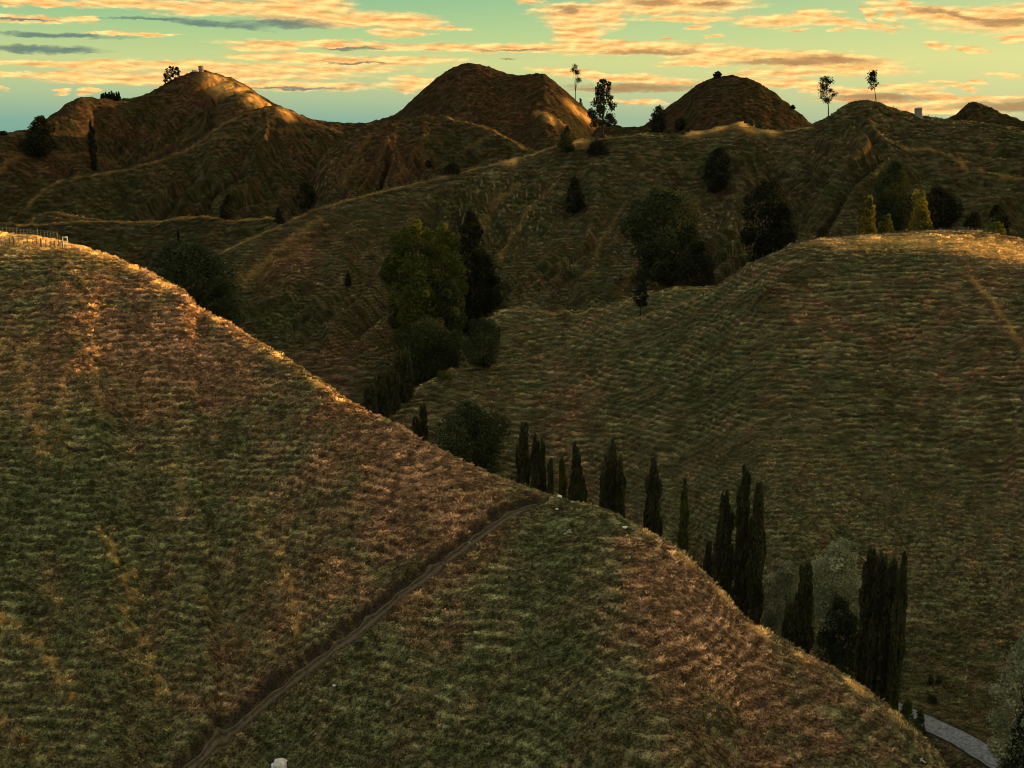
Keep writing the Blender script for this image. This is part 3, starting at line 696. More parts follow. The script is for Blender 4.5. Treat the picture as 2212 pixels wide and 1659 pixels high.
# ------------------------------------------------------------------ trees
PROF = dict(
    lone=[(0, .75), (.15, 1), (.4, .9), (.7, .6), (.9, .42), (1, .25)],
    top=[(0, .5), (.3, .8), (.58, 1), (.78, .9), (.92, .6), (1, .25)],
    round=[(0, .45), (.15, .85), (.4, 1), (.65, .92), (.85, .62), (1, .18)],
    egg=[(0, .6), (.2, 1), (.45, .95), (.7, .7), (.9, .38), (1, .1)],
    cone=[(0, .95), (.25, .95), (.6, .6), (1, .06)],
    column=[(0, .45), (.15, .85), (.5, 1), (.8, .7), (1, .12)],
    spire=[(0, .65), (.2, .95), (.6, 1), (.84, .85), (.95, .55), (1, .25)],
    dome=[(0, 1), (.3, 1), (.65, .8), (1, .25)],
)
def leaves(mb_pts, size, g, tint, el=1.0, up=0.0):
    """one quad per point"""
    n = len(mb_pts); a = g.normal(size=(n, 3)); a[:, 2] = a[:, 2] * (1 - up) + up * 3 * np.sign(a[:, 2] + 1e-9); a /= np.linalg.norm(a, axis=1)[:, None]
    b = np.cross(a, g.normal(size=(n, 3))); b /= np.linalg.norm(b, axis=1)[:, None]
    s = size * g.uniform(.55, 1.35, (n, 1)); a = a * s * el * .5; b = b * s * .5
    P = mb_pts
    V = np.stack([P - a, P - b * .9, P + a, P + b * .9], 1).reshape(-1, 3)
    return V, np.repeat(tint, 4)
def crown_points(g, n, h, hw, prof, nl, lobe=.3, axis=None, fill=.35, squash=1.0):
    """points grouped in lobes whose centres lie inside the profile of revolution"""
    pt, pw = zip(*prof); cen = []
    for i in range(nl):
        t = (i + g.random()) / nl; wv = np.interp(t, pt, pw) * hw
        th = g.uniform(0, 2 * math.pi); lr = hw * lobe * g.uniform(.65, 1.3) * (.45 + .55 * wv / hw)
        q = max(0, wv * 1.08 - lr * .7) * math.sqrt(g.uniform(.25, 1.0))
        ax = axis(t) if axis else (0, 0)
        zc = np.clip(t * h, lr * squash * .8, h - lr * squash * .75)
        cen.append((ax[0] + q * math.cos(th), ax[1] + q * math.sin(th), zc, lr, g.random()))
    cen = np.array(cen); wgt = cen[:, 3] ** 2; wgt /= wgt.sum()
    k = g.choice(nl, int(n * (1 - fill)), p=wgt); d = g.normal(size=(len(k), 3)); d /= np.linalg.norm(d, axis=1)[:, None]
    rad = cen[k, 3] * g.uniform(.35, 1.08, len(k)) ** .6
    P = cen[k, :3] + d * rad[:, None] * [1, 1, squash]; tint = cen[k, 4]
    m = int(n * fill); t = g.random(m); wv = np.interp(t, pt, pw) * hw * .82; th = g.uniform(0, 2 * math.pi, m); q = wv * np.sqrt(g.random(m))
    ax = np.array([axis(v) if axis else (0, 0) for v in t]) if m else np.zeros((0, 2))
    if m:
        P = np.vstack([P, np.stack([ax[:, 0] + q * np.cos(th), ax[:, 1] + q * np.sin(th), t * h * .96], 1)]); tint = np.r_[tint, g.random(m) * .6]
    return P, np.clip(tint * .8 + g.normal(0, .15, len(tint)) + .1, 0, 1), cen

USED = {}
def tree(name, label, x, ytop, w, base=None, r=None, ybase=None, rmin=150, kind='round', mat='dark', cat='tree', group=None,
         lean=0.0, trunk=.12, gaps=0.0, nl=None, sd=0, leaf=None, up=0.0, el=1.2, bark='bark', lobe=.3, dens=1.0, depth=1.0):
    """x, ytop, w on the photo grid; base = visible foot row, or r = distance when the foot is hidden"""
    g = np.random.default_rng(1000 + sd + int(x) * 7 + int(ytop))
    if base is not None: p, rr, az = at(x, base, rmin)
    else: p, rr, az = atr(x, r, ytop)
    ztop = pcolumn(p, ytop); H = max(1.2, ztop - p[2]); pm = rr / F
    wm = w * pm * 1.14; tr = trunk * H; h = H - tr
    root = thing(name, (p[0], p[1], p[2] - .1), label, cat, group)
    pxl = rr / 1098.0 * math.hypot(1, p[2] / rr)
    ls = leaf or max(.16, 1.35 * pxl)
    n = int(min(15000, max(350, dens * 3.4 * (wm * h) / (ls * ls * .45) * (1 - gaps * .6))))
    nraw = dens * 3.4 * (wm * h) / (ls * ls * .45) * (1 - gaps * .6)
    if nraw > 15000: ls *= math.sqrt(nraw / 15000)
    nl = nl or int(np.clip(10 + h * .9, 12, 46))
    side = np.array([math.cos(az), -math.sin(az)])
    axis = (lambda t: side * lean * wm * (t ** 1.3)) if lean else None
    P, tint, cen = crown_points(g, n, h, wm / 2, PROF[kind], nl, lobe, axis, fill=.40 if gaps == 0 else (.16 if kind == 'lone' else 0.0), squash={'column': 2.2, 'spire': 4.5}.get(kind, 1.0))
    P[:, 2] += tr; P[:, 2] = np.minimum(P[:, 2], H * 1.01)
    V, tn = leaves(P, ls, g, tint, el, up)
    i = np.arange(len(P))[:, None] * 4
    mesh_obj('crown', V, np.hstack([i, i + 1, i + 2, i + 3]), mat, root, attrs={'tint': ('FLOAT', tn)})
    mb = MB(); tw = max(.10, H * .018)
    top = tr + h * .82; ks = np.linspace(0, 1, 6)
    tp = [np.array([*(axis(max(0, k * top - tr) / h) if axis else (0, 0)), k * top]) + np.array([g.normal(0, tw * .4), g.normal(0, tw * .4), 0]) * (0 < k < 1) for k in ks]
    tp[0][2] = -.4
    mb.tube(tp, [tw * (1.25 - 1.05 * k) for k in ks], 7)
    for c in cen[g.permutation(len(cen))[:min(len(cen), 12)]]:
        zt = max(tr * .7, (c[2] + tr) * .62); zt = min(zt, top * .95); k = zt / top
        a0 = np.array([np.interp(zt, [q[2] for q in tp], [q[0] for q in tp]), np.interp(zt, [q[2] for q in tp], [q[1] for q in tp]), zt])
        e = np.array([c[0], c[1], c[2] + tr]); mid = a0 * .5 + e * .5 - np.array([0, 0, .06 * np.linalg.norm(e - a0)])
        mb.tube([a0, mid, e], [tw * .45 * (1.1 - k), tw * .3 * (1.1 - k), tw * .1], 5)
    mb.build('trunk', bark, root)
    return root

def sparse_tree(name, label, x, ytop, w, base, mat='black', group=None, lean=0., first=.35, nb=10, sd=0, rmin=150, clus=26, topbias=1.0, rad=.9, foot=None):
    g = np.random.default_rng(500 + sd + int(x))
    p, rr, az = at(x, base, rmin); H = pcolumn(p, ytop) - p[2]; wm = w * rr / F
    side = np.array([math.cos(az), -math.sin(az), 0])
    root = thing(name, (p[0], p[1], p[2] - .1), label, 'tree', group)
    mb = MB(); ks = np.linspace(0, 1, 8); tw = max(.14, H * .013)
    tp = [np.array([g.normal(0, .02 * H) * (0 < k < 1), g.normal(0, .012 * H), k * H * .96]) * [.5, .5, 1] + side * lean * wm * k for k in ks]
    tp[0][2] = -.4; mb.tube(tp, [tw * (1.2 - .95 * k) for k in ks], 6)
    pts = []; tn = []
    for i in range(nb):
        t = first + (1 - first) * ((i + g.random()) / nb) ** (1 / topbias) * .97
        a0 = np.array([np.interp(t, ks, [q[c] for q in tp]) for c in range(3)])
        th = g.uniform(0, 2 * math.pi); L_ = wm * .5 * g.uniform(.5, 1.05) * math.sin(math.pi * min(1, max(.12, (1.12 - (t - first) / (1 - first)) * .62)))
        e = a0 + np.array([math.cos(th) * L_, math.sin(th) * L_, L_ * g.uniform(.4, 1.3)])
        e[2] = min(e[2], H * 1.0)
        mb.tube([a0, a0 * .45 + e * .55 + [0, 0, -.08 * L_], e], [tw * .38, tw * .26, tw * .12], 4)
        for f in (.55, .8, 1.0):
            c = a0 * (1 - f) + e * f; q = c + g.normal(size=(clus, 3)) * rad * [1, 1, .8] * g.uniform(.5, 1.0)
            pts.append(q); tn.append(np.full(clus, g.random()))
    P = np.vstack(pts); T_ = np.concatenate(tn); P[:, 2] = np.minimum(P[:, 2], H * 1.01)
    V, tt = leaves(P, max(.28, .95 * rr / 1098), g, T_, 1.5)
    i = np.arange(len(P))[:, None] * 4
    mesh_obj('crown', V, np.hstack([i, i + 1, i + 2, i + 3]), mat, root, attrs={'tint': ('FLOAT', tt)})
    mb.build('trunk', 'bark', root); return root

# --- left mountain
G1 = 'tiny conifers in a row on the left skyline'
for i, (x, yt) in enumerate([(219,203),(223,201),(228,199),(232,202),(236,198),(241,196),(246,200),(251,198),(256,198)]):
    tree('conifer', ('leftmost,second from the left,third from the left,fourth from the left,middle,fourth from the right,third from the right,second from the right,rightmost'.split(',')[i]) + ' of the tiny conifers in the row on the left skyline saddle', x, yt, 4 + (i % 3), r=711, kind='cone', mat='black', group=G1, rmin=650, sd=i, nl=8, lobe=.45)
G2 = 'slender saplings beside the tank hill'
for (x, yt, yb, w, lb) in [(357,158,182,8,'shortest slender sapling at the left end of the clump below the water tank'), (363,146,181,8,'second slender sapling from the left in the clump below the water tank'), (369,140,176,9,'tallest slender sapling in the middle of the clump below the water tank'),
                           (376,143,172,9,'slender sapling just right of the tallest one in the skyline clump'), (384,144,168,9,'slender sapling at the right end of the clump below the water tank')]:
    sparse_tree('sapling', lb, x, yt, w, yb, group=G2, nb=14, first=.05, rmin=650, clus=6, rad=.5)
tree('broad_tree', 'broad dark tree at the far left leaning up the slope above the farm track', 84, 249, 58, base=338, kind='egg', mat='black', trunk=.03, rmin=500, lean=.2, nl=30)
tree('columnar_cypress', 'tall narrow black cypress on the left hillside above the farm track', 204, 261, 16, base=369, kind='column', mat='black', trunk=.02, rmin=450)
tree('broad_tree', 'dark cone shaped tree standing on the bench track left of the round tree', 496, 418, 40, base=474, kind='cone', mat='black', trunk=.04, rmin=420)
tree('small_conifer', 'small dark conifer at the right end of the bench track', 603, 446, 22, base=484, kind='cone', mat='black', trunk=.04, rmin=380)
tree('round_tree', 'round black tree on a short trunk at the foot of the left valley', 661, 392, 42, base=460, kind='round', mat='black', trunk=.14, rmin=380)
tree('shrub', 'low dark bush on the middle ridge line left of centre', 975, 352, 38, base=377, kind='dome', mat='black', trunk=.02, cat='bush', rmin=380)
tree('shrub', 'small dark bush in the gully below the twin peaked hill', 925, 346, 16, base=362, kind='dome', mat='black', trunk=.02, cat='bush', rmin=480)
tree('small_conifer', 'small dark conifer poking up just above the big shaded tree', 384, 494, 18, r=420, kind='cone', mat='black')
tree('broad_tree', 'huge shaded dark green tree mass rising behind the left end of the near spur', 405, 522, 178, r=368, kind='top', mat='dark', trunk=.04, nl=46, lobe=.24)
tree('broad_tree', 'smaller dark green tree tucked at the lower right of the huge shaded tree', 478, 598, 76, r=330, kind='top', mat='dark', trunk=.05)
tree('small_conifer', 'tiny lone dark tree on the open slope left of the tall tree clump', 752, 587, 17, base=622, kind='cone', mat='black', rmin=250)
tree('shrub', 'tiny dark bush on the skyline at the very left edge', 8, 283, 16, base=293, kind='dome', mat='black', cat='bush', rmin=550)
# --- skyline centre
def mop_tree():
    x, base = 1243, 213; g = np.random.default_rng(5)
    p, rr, az = at(x, base, 700); H = pcolumn(p, 137) - p[2]; u = rr / F
    root = thing('mop_headed_tree', (p[0], p[1], p[2]), 'very tall thin bare stemmed tree with a small drooping top on the twin peaked hill', 'tree')
    mb = MB(); mb.tube([(0, 0, -.5), (.2, 0, H * .35), (0, 0, H * .6)], [.42, .36, .3], 6)
    ends = [(-5.5 * u, 0, H * .91), (-1 * u, 1, H * .96), (3.5 * u, 0, H * .86), (6.5 * u, .5, H * .76), (1 * u, -1, H * .88)]
    pts = []
    for e in ends:
        mb.tube([(0, 0, H * .58), (e[0] * .35, e[1] * .5, H * .7), e], [.16, .13, .07], 5)
        pts.append(np.array(e) + g.normal(size=(130, 3)) * [2.8 * u, 1.0, 2.8 * u])
    pts.append(np.array([6 * u, 0, H * .78]) + g.normal(size=(70, 3)) * [1.6 * u, .6, 2.2 * u])
    P = np.vstack(pts); V, tt = leaves(P, .75, g, g.random(len(P)), 1.4); i = np.arange(len(P))[:, None] * 4
    mesh_obj('crown', V, np.hstack([i, i + 1, i + 2, i + 3]), 'black', root, attrs={'tint': ('FLOAT', tt)})
    mb.build('trunk', 'bark', root)
mop_tree()
tree('shrub', 'small dark bush at the foot of the tall thin bare stemmed tree', 1254, 212, 13, base=224, kind='dome', mat='black', cat='bush', rmin=700)
tree('lone_tree', 'tall solitary tree with ragged layered crown silhouetted on the middle ridge', 1302, 170, 60, base=300, kind='lone', mat='black', trunk=.2, rmin=400, gaps=.2, nl=95, lobe=.17, dens=1.0)
tree('broad_tree', 'leafy dark tree on the ridge line just left of the tall solitary tree', 1224, 271, 33, base=328, kind='egg', mat='dark', trunk=.03, rmin=400)
tree('shrub', 'dark spreading bush just below the tall solitary tree', 1290, 302, 46, base=334, kind='dome', mat='black', cat='bush', rmin=400, trunk=.02)
tree('broad_tree', 'squat black flat topped tree on the ridge left of the rounded dome hill', 1420, 227, 38, base=288, kind='round', mat='black', trunk=.05, rmin=400)
tree('shrub', 'small round black bush on the ridge crest against the dome hill', 1471, 254, 23, base=281, kind='round', mat='black', cat='bush', rmin=400, trunk=.06)
tree('shrub', 'wind bent little bush on top of the dome hill', 1550, 154, 16, base=168, kind='dome', mat='black', cat='bush', rmin=650, trunk=.15)
tree('shrub', 'tiny dark bush on the right shoulder of the dome hill', 1712, 227, 10, base=236, kind='dome', mat='black', cat='bush', rmin=650)
sparse_tree('bare_tree', 'thin nearly bare tree low on the right flank of the dome hill', 1703, 236, 22, 274, nb=8, first=.3, rmin=650, clus=2, rad=.5)
sparse_tree('skyline_tree', 'ragged see through tree on the skyline between dome hill and right ridge', 1790, 165, 36, 256, nb=24, first=.30, rmin=400, lean=-.28, clus=22, rad=.75)
sparse_tree('skyline_tree', 'narrow upswept sparse tree on top of the right hand ridge', 1893, 152, 25, 221, nb=18, first=.42, rmin=400, lean=-.5, clus=20, rad=.6)
# --- middle ridge face
tree('round_tree', 'oval dark tree on the steep face below the leafy ridge tree', 1240, 382, 42, base=462, kind='egg', mat='black', trunk=.04, rmin=330)
tree('round_tree', 'dark round tree high on the steep face in front of the dome hill', 1547, 318, 62, base=416, kind='round', mat='black', trunk=.05, rmin=330)
tree('great_tree', 'largest tree on the steep face with a wide rounded dark olive crown', 1437, 404, 158, r=375, kind='top', mat='dark', trunk=.03, nl=46, lobe=.22)
tree('broad_tree', 'low dark tree merging into the lower right of the largest crown', 1507, 522, 80, r=362, kind='dome', mat='black', trunk=.03)
tree('great_tree', 'big black tree right of the largest one above the grassy shoulder', 1664, 382, 108, r=372, kind='top', mat='black', trunk=.03, nl=42, lobe=.24)
tree('broad_tree', 'black side tree hugging the right edge of the big black tree', 1700, 440, 62, r=368, kind='round', mat='black', trunk=.05)
tree('small_tree', 'small dark tree on a clear thin trunk at the saddle edge', 1383, 614, 31, base=683, kind='round', mat='black', trunk=.3, rmin=270)
tree('tall_tree', 'tall dim tree at the back left of the group behind the grassy plateau', 1925, 345, 72, base=498, kind='round', mat='dark', trunk=.02, rmin=360)
tree('broad_tree', 'broad dim dark tree at the back right of the group behind the plateau', 2020, 402, 92, base=502, kind='dome', mat='black', trunk=.02, rmin=360)
tree('sunlit_tree', 'gold edged dark tree at the left of the group behind the plateau', 1880, 421, 42, r=368, kind='egg', mat='sungold', trunk=.03)
tree('shrub', 'low green tree between the two gold edged trees', 1917, 461, 40, r=364, kind='dome', mat='green', cat='bush')
tree('sunlit_tree', 'sunlit yellow green pointed tree standing behind the grassy plateau', 1991, 411, 34, r=364, kind='spire', mat='sungold', trunk=.03)
tree('sunlit_tree', 'low yellow green tree wrapping the foot of the sunlit pointed tree', 1994, 452, 58, r=362, kind='dome', mat='sungold', trunk=.03)
tree('shrub', 'round black bush right of the group behind the plateau', 2106, 455, 50, r=372, kind='dome', mat='black', cat='bush')
tree('small_tree', 'small black tree on a leaning trunk near the right edge', 2170, 440, 36, r=372, kind='round', mat='black', trunk=.35, lean=-.3)
tree('shrub', 'pale green rounded bush beside the black tree with leaning trunk', 2152, 478, 48, r=366, kind='dome', mat='green', cat='bush')
# --- tall clump in the middle valley
GC = 'trees of the tall clump in the middle valley'
tree('tall_tree', 'olive green lit tree at the top left of the middle clump', 888, 474, 124, r=322, kind='top', mat='green', group=GC, trunk=.04, nl=40, lobe=.24)
tree('tall_tree', 'slimmer olive green tree filling the centre top of the middle clump', 964, 484, 92, r=320, kind='top', mat='green', group=GC, trunk=.04)
tree('tall_tree', 'tallest narrow black tree at the top right of the middle clump', 1018, 446, 62, r=335, kind='top', mat='black', group=GC, trunk=.04)
tree('tall_tree', 'wide black tree low on the right side of the middle clump', 1048, 548, 78, base=678, rmin=300, kind='egg', mat='black', group=GC, trunk=.05)
tree('tall_tree', 'green topped tree in front of the olive trees of the middle clump', 905, 588, 96, r=300, kind='top', mat='green', group=GC, trunk=.04)
tree('tall_tree', 'dark tree with a yellow green crown in the heart of the clump', 958, 600, 90, r=302, kind='top', mat='dark', group=GC, trunk=.04)
tree('broad_tree', 'dark broad tree at the bottom left foot of the middle clump', 930, 690, 130, r=288, kind='top', mat='dark', group=GC, trunk=.03, nl=40)
tree('broad_tree', 'round dark tree with pale trunks on the grassy nose of the right hill', 1041, 686, 92, base=798, kind='round', mat='dark', group=GC, trunk=.08, rmin=262, bark='palebark')
tree('shrub', 'small pale green bush on the grassy nose left of the round dark tree', 960, 799, 34, base=820, kind='dome', mat='green', cat='bush', rmin=262)
tree('broad_tree', 'wide dark bushy tree behind the near spur below the grassy nose', 1010, 876, 172, r=232, kind='top', mat='dark', trunk=.03, nl=46, lobe=.22)
# --- poplars in the valley
GP = 'poplars standing along the valley floor'
POP = [
    (872,757,40,262,'poplar','tallest poplar of the far left valley group left of the middle clump'),(846,800,34,258,'poplar','poplar with a blunt top directly left of the tallest far valley poplar'),(822,808,36,256,'poplar','shorter poplar in the far left valley group near the spur edge'),(800,832,30,252,'poplar','lowest poplar at the left end of the far valley group'),
    (914,873,17,243,'poplar','thin poplar right beside the wide dark bushy tree'),(898,898,15,243,'poplar','short thin poplar poking over the spur left of the bushy tree'),
    (1130,914,28,214,'poplar','first tall poplar right of the wide bushy tree'),(1156,937,20,212,'poplar','second poplar right of the wide bushy tree slightly shorter'),(1172,948,17,212,'poplar','slim poplar third in line right of the bushy tree'),(1190,985,16,208,'poplar','short narrow poplar after the first trio in the valley row'),
    (1216,985,18,207,'green','small yellowish green poplar between two dark ones in the valley row'),(1245,954,26,206,'poplar','dark blade shaped poplar above the stones on the spur'),(1262,1030,14,204,'poplar','stub of a poplar leaning against the dark blade shaped one'),
    (1307,985,20,200,'poplar','left poplar of the pair with the taller pointed neighbour'),(1324,948,22,200,'poplar','pointed tall poplar of the pair in the middle of the row'),(1341,985,22,199,'poplar','right hand poplar tight against the pointed tall one'),
    (1414,988,38,193,'poplar','isolated faint poplar standing alone right of the middle pair'),(1480,1035,20,188,'green','faint green narrow poplar alone against the right hill'),
    (1530,1168,20,184,'poplar','short poplar just left of the two giant ones'),(1569,1060,42,180,'poplar','broad giant poplar at the left of the tall dark trio'),(1611,1004,34,178,'poplar','tallest giant poplar rising highest in the dark trio'),(1641,1040,38,176,'poplar','right giant poplar of the tall dark trio'),
    (1743,1216,44,170,'poplar','medium poplar between the two pale willows'),(1711,1300,44,168,'poplar','lower poplar in front of the smaller pale willow'),
    (1884,1185,38,166,'poplar','left poplar of the big cluster beside the large pale willow'),(1908,1192,36,163,'poplar','second poplar of the big cluster near the road'),(1931,1202,32,161,'poplar','third poplar of the big cluster with a split top'),(1954,1196,34,159,'poplar','rightmost poplar of the big cluster closest to the road'),
    (1934,1470,22,158,'green','small pale green sapling between the feet of the big poplars'),
]
for x, yt, w, r_, mat, lb in POP:
    multi = w > 30
    tree('lombardy_poplar', lb, x, yt, w * (1.12 if w < 30 else .95), r=r_, kind='spire', mat=mat, group=GP, trunk=.03, el=2.6, up=.8, lobe=.34 if not multi else .26, nl=26 if not multi else 46, dens=1.25)
tree('willow', 'large pale silvery willow left of the big poplar cluster', 1815, 1166, 132, r=176, kind='dome', mat='willow', trunk=.46, nl=40, lobe=.27)
tree('broad_tree', 'dark shaded tree filling the gloom under the large pale willow', 1818, 1286, 104, r=172, kind='round', mat='dark', trunk=.03)
tree('willow', 'smaller pale fluffy willow right of the giant poplar trio', 1702, 1212, 98, r=180, kind='dome', mat='willow', trunk=.35, nl=36, lobe=.27)
tree('willow', 'pale leaning willow cut off by the right edge above the road', 2226, 1352, 118, r=154, kind='round', mat='willow', trunk=.12, nl=44, lobe=.25)
tree('broad_tree', 'dark thicket tree at the foot of the pale willow at the right edge', 2222, 1500, 60, r=152, kind='dome', mat='dark', trunk=.03)
tree('shrub', 'low dark green bush at the foot of the big poplar cluster', 1962, 1508, 54, r=154, kind='dome', mat='green', cat='bush')
tree('shrub', 'dark bramble bush hiding the far end of the road', 1990, 1533, 46, r=150, kind='dome', mat='dark', cat='bush')
tree('shrub', 'tiny dark bush on the valley floor paddock left of its twin', 2010, 1464, 13, base=1478, kind='dome', mat='dark', cat='bush', rmin=130)
tree('shrub', 'tiny dark bush on the valley floor paddock right of its twin', 2027, 1464, 13, base=1478, kind='dome', mat='dark', cat='bush', rmin=130)
tree('shrub', 'dark rushy bush on the green patch of the valley floor', 2012, 1500, 26, base=1524, kind='dome', mat='dark', cat='bush', rmin=130)

# ------------------------------------------------------------------ fences, tanks, stones
def fence(label, pts, spacing, hgt, group='post and wire fences', rmin=120, tall_every=6, usew=True, thick=.09, off=0.0):
    P = []
    for q in pts:
        if len(q) == 2: P.append(at(q[0], q[1], rmin)[0])
        else: P.append(atr(q[0], q[2], q[1])[0])
    P = np.array(P); L = P[:, :2]; d = np.r_[0, np.cumsum(np.linalg.norm(np.diff(L, axis=0), axis=1))]
    s = np.arange(0, d[-1] + .01, spacing)
    if len(s) > 95: s = np.linspace(0, d[-1], 95)
    X = np.interp(s, d, L[:, 0]); Y = np.interp(s, d, L[:, 1]); Z = shape_all(X, Y)
    root = thing('fence', (X[0], Y[0], Z[0]), label, 'fence', group); g = np.random.default_rng(int(X[0] * 10) & 0xffff)
    o0 = np.array([X[0], Y[0], Z[0]])
    for i in range(len(s)):
        c = np.array([X[i], Y[i], Z[i]]) - o0; hh = hgt * (1.12 if i % tall_every == 0 else g.uniform(.88, 1.0)); t = thick * (1.5 if i % tall_every == 0 else .75)
        mb = MB(); mb.tube([c + [0, 0, -.3], c + [g.normal(0, .03), g.normal(0, .03), hh * .5], c + [g.normal(0, .05), g.normal(0, .05), hh], c + [0, 0, hh + .03]], [t, t, t * .95, t * .5], 6)
        mb.build('post', 'post', root)
    if usew:
        mb = MB()
        for hz in (.25, .5, .75, .95):
            mb.tube([np.array([X[i], Y[i], Z[i] + hgt * hz]) - o0 for i in range(len(s))], .012, 4)
        mb.build('wire', 'wire', root)
    return root
fence('closely spaced post and batten fence on the sunlit crest at the left edge', [(-25,527),(0,529),(30,531),(60,532),(90,533),(115,534),(133,535)], .75, 1.25)
fence('second fence with taller pale posts just behind the sunlit left crest', [(-10,500,226),(20,502,224),(60,506,221),(100,512,218),(133,518,215)], .8, 1.35)
fence('dotted fence following the steep left shoulder of the right hill', [(1555,616,305),(1590,598,306),(1620,572,307),(1650,556,309),(1690,540,313),(1712,532,324)], 1.4, 1.2)
fence('dotted fence along the far edge of the grassy plateau', [(1720,530,330),(1790,517,338),(1875,510,345),(1950,505,350),(2041,500,353),(2095,500,354),(2160,508,355)], 1.3, 1.3)
fence('low wire fence crossing the front edge of the grassy plateau', [(1960,551),(2010,557),(2060,562),(2108,566),(2160,573),(2212,578)], 2.5, 1.0, rmin=200)
fence('roadside fence on the left verge of the valley road', [(1985,1575,148),(2020,1592,145.5),(2060,1615,141.5),(2100,1640,137)], 1.0, 1.15)
fence('roadside fence on the far verge of the valley road', [(1990,1540,155.5),(2030,1562,153),(2070,1580,150.5),(2110,1600,148)], 1.0, 1.15)
fence('skyline fence posts left of the right ridge summit', [(1795,253),(1815,238),(1835,225),(1850,221)], 3.0, 1.3, rmin=400, thick=.14)
fence('skyline fence posts running down right of the leaning tank', [(1990,251),(2005,254),(2020,257),(2040,259)], 3.0, 1.3, rmin=400, thick=.14)
fence('skyline fence posts right of the upswept sparse tree', [(1910,226),(1930,235),(1950,242),(1968,247)], 4.0, 1.1, rmin=400, thick=.12)

def stile():
    p, r, az = at(142, 535, 120); u = r / F
    root = thing('gate_frame', (p[0], p[1], p[2]), 'upright white painted timber frame at the end of the left crest fence', 'frame', rz=-az)
    h = 1.75; w = .72
    for sx in (-1, 1):
        mb = MB(); mb.box((sx * w / 2, 0, h / 2 - .15), (.13, .13, h + .3)); mb.build('upright', 'white', root)
    mb = MB(); mb.box((0, 0, h + .065), (w + .16, .15, .13)); mb.build('crossbar', 'white', root)
    q, _, _ = at(136, 534.5, 120)
    root = thing('strainer_post', (q[0], q[1], q[2]), 'dark strainer post with a diagonal stay left of the white frame', 'post')
    mb = MB(); mb.tube([(0, 0, -.3), (0, 0, 1.3), (0, 0, 1.34)], [.13, .12, .08], 8); mb.build('upright', 'post', root)
    mb = MB(); mb.tube([(-.08, 0, 1.0), (-1.0, -.1, .15)], [.06, .06], 6); mb.build('stay', 'post', root)
stile()

def water_tank(x, base, ytop, w, label, rmin, tilt=0.):
    p, r, az = at(x, base, rmin); H = pcolumn(p, ytop) - p[2]; R_ = w * r / F / 2
    root = thing('water_tank', (p[0], p[1], p[2] - .2), label, 'water tank'); root.rotation_euler = (0, tilt, 0)
    def lathe(prof, n=28):
        V = []; q = []
        for a, z in prof:
            th = np.arange(n) * 2 * math.pi / n; V.append(np.stack([a * np.cos(th), a * np.sin(th), 0 * th + z], 1))
        V = np.vstack(V)
        for i in range(len(prof) - 1):
            for j in range(n): q.append((i * n + j, i * n + (j + 1) % n, (i + 1) * n + (j + 1) % n, (i + 1) * n + j))
        return V, q
    prof = [(R_ * 1.0, -.8)]
    for i in range(8):
        z = H * .86 * i / 8; prof += [(R_, z + .02), (R_, z + H * .1), (R_ * .965, z + H * .104), (R_ * .965, z + H * .106)]
    mb = MB(); mb.add(*lathe(prof)); mb.build('barrel', 'tank', root)
    mb = MB(); mb.add(*lathe([(R_ * 1.05, H * .855), (R_ * 1.05, H * .90), (R_ * .9, H * .94), (R_ * .5, H * .985), (.02, H)])); mb.build('lid', 'tank', root)
    mb = MB(); mb.tube([(R_ + .06, 0, 0), (R_ + .08, 0, H * .6), (R_ * .8, 0, H * .95)], .05, 6); mb.build('pipe', 'wire', root)
    return root
water_tank(434.5, 155, 141, 10, 'upright cylindrical water tank on the summit of the left hill', 650)
water_tank(1984, 251.5, 231, 15, 'grey concrete water tank leaning slightly on the right skyline', 400, R(-5))
def trough():
    p, r, az = at(422.5, 156, 650)
    root = thing('trough', (p[0], p[1], p[2]), 'low pale stock trough on the summit left of the cylindrical tank', 'trough', rz=-az)
    mb = MB()
    for c, z in (((0, -.6, .7), (4.2, .15, 1.4)), ((0, .6, .7), (4.2, .15, 1.4)), ((-2.03, 0, .7), (.15, 1.05, 1.38)), ((2.03, 0, .7), (.15, 1.05, 1.38))): mb.box(c, z)
    mb.build('basin', 'stone', root); mb = MB(); mb.box((0, 0, 1.1), (3.9, 1.04, .04)); mb.build('water', 'wire', root)
trough()

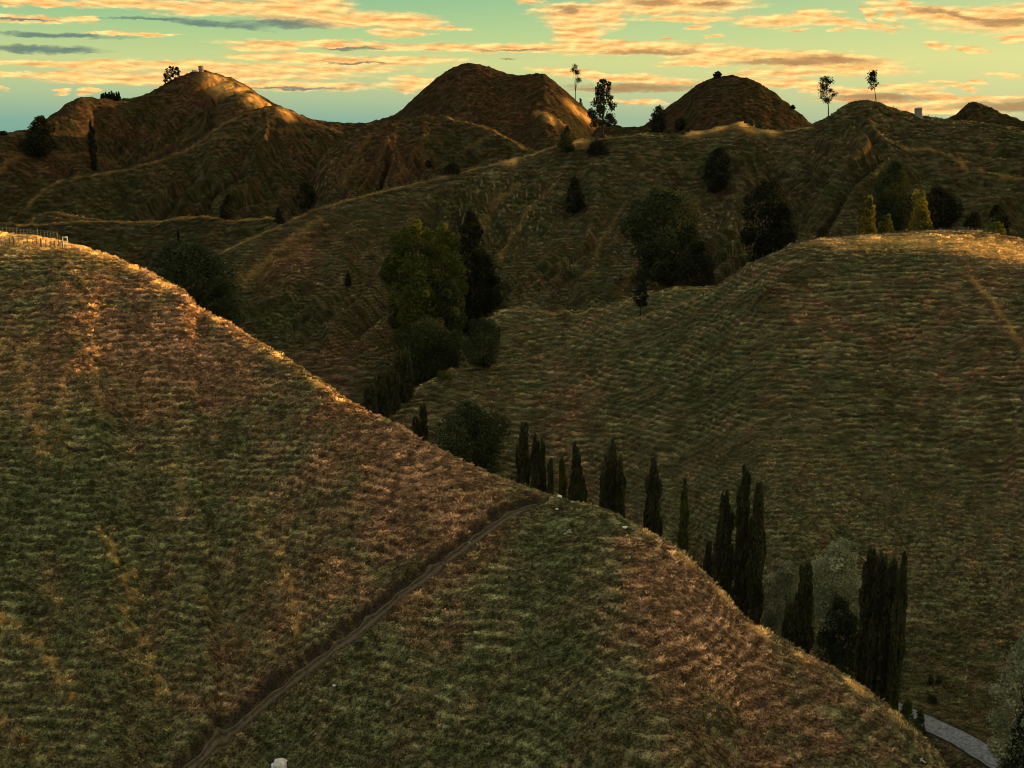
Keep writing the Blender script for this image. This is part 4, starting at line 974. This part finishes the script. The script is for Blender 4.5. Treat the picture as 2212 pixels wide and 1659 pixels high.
def rock(name, label, x, y, w, hfrac=.6, cat='stone', group=None, sd=0, mat='stone', rmin=60):
    g = np.random.default_rng(sd); p, r, az = at(x, y, rmin); z = float(shape_all(p[:1], p[1:2])[0]); R_ = w * math.hypot(r, p[2]) / F / 2
    n, m = 14, 20; V = []
    for i in range(n + 1):
        ph = math.pi * i / n
        for j in range(m):
            th = 2 * math.pi * j / m; V.append((math.sin(ph) * math.cos(th), math.sin(ph) * math.sin(th), math.cos(ph)))
    V = np.array(V); k = 1 + .34 * vnoise(V[:, 0] * 1.3 + V[:, 2] * 1.1 + sd, V[:, 1] * 1.3 - V[:, 2], sd) + .16 * vnoise(V[:, 0] * 3.5 + V[:, 2] * 2, V[:, 1] * 3.5 + sd, sd + 1)
    V = V * k[:, None] * [R_, R_ * .8, R_ * hfrac]
    q = [(i * m + j, i * m + (j + 1) % m, (i + 1) * m + (j + 1) % m, (i + 1) * m + j) for i in range(n) for j in range(m)]
    o = mesh_obj(name, V, np.array(q)[:, ::-1], mat, smooth=False); o.location = (p[0], p[1], z + R_ * hfrac * .45)
    return tag(o, label, cat, group)
GS = 'pale stones on the crest of the near spur'
rock('stone', 'largest pale stone on the spur crest below the blade shaped poplar', 1208, 1086, 11, sd=3, group=GS)
rock('stone', 'small pale stone lying just below the largest crest stone', 1203, 1104, 7, sd=4, group=GS)
rock('stone', 'small pale stone to the right of the largest crest stone', 1236, 1090, 6, sd=5, group=GS)
rock('stone', 'flat whitish stone on the right shoulder of the spur crest', 1349, 1139, 12, .4, sd=6, group=GS)
rock('stone', 'tiny pale stone on the track bank near the bottom left of the track', 722, 1482, 6, sd=7, group=GS)
rock('boulder', 'pale cream boulder cut by the bottom edge right of the track end', 606, 1668, 36, .75, cat='boulder', sd=9, rmin=60)
rock('stone', 'tiny white stone near the left crest below the sunlit grass', 273, 602, 5, sd=10, group=GS)
def deadwood(label, x, y, segs, group='bleached dead branches'):
    p, r, az = at(x, y, 60); z = float(shape_all(p[:1], p[1:2])[0]); u = math.hypot(r, p[2]) / F
    root = None; mb = MB()
    for pts in segs:
        mb.tube([(a * u, -b * u * .3, .1 + b * u * .95) for a, b in pts], np.linspace(.08, .03, len(pts)), 6)
    o = mb.build('dead_branch', 'deadwood'); o.location = (p[0], p[1], z); o.rotation_euler = (0, 0, -az)
    tag(o, label, 'branch', group)
deadwood('bleached forked dead branch lying on the green spur crest', 1226, 1156, [[(-8,0),(-2,4),(4,7),(8,13)],[(-2,4),(1,10),(5,14)],[(2,6),(8,6),(9,3)]])
deadwood('pale splayed dead branch near the bottom right of the spur', 1991, 1648, [[(-8,-2),(-2,2),(1,12)],[(1,4),(7,0),(9,-4)],[(0,5),(-4,9)]])
deadwood('small bleached twig upright beside the farm track', 1013, 1168, [[(0,0),(1,6),(-1,12)],[(1,5),(4,9)]])
for x, y in ((752, 590),):
    pass
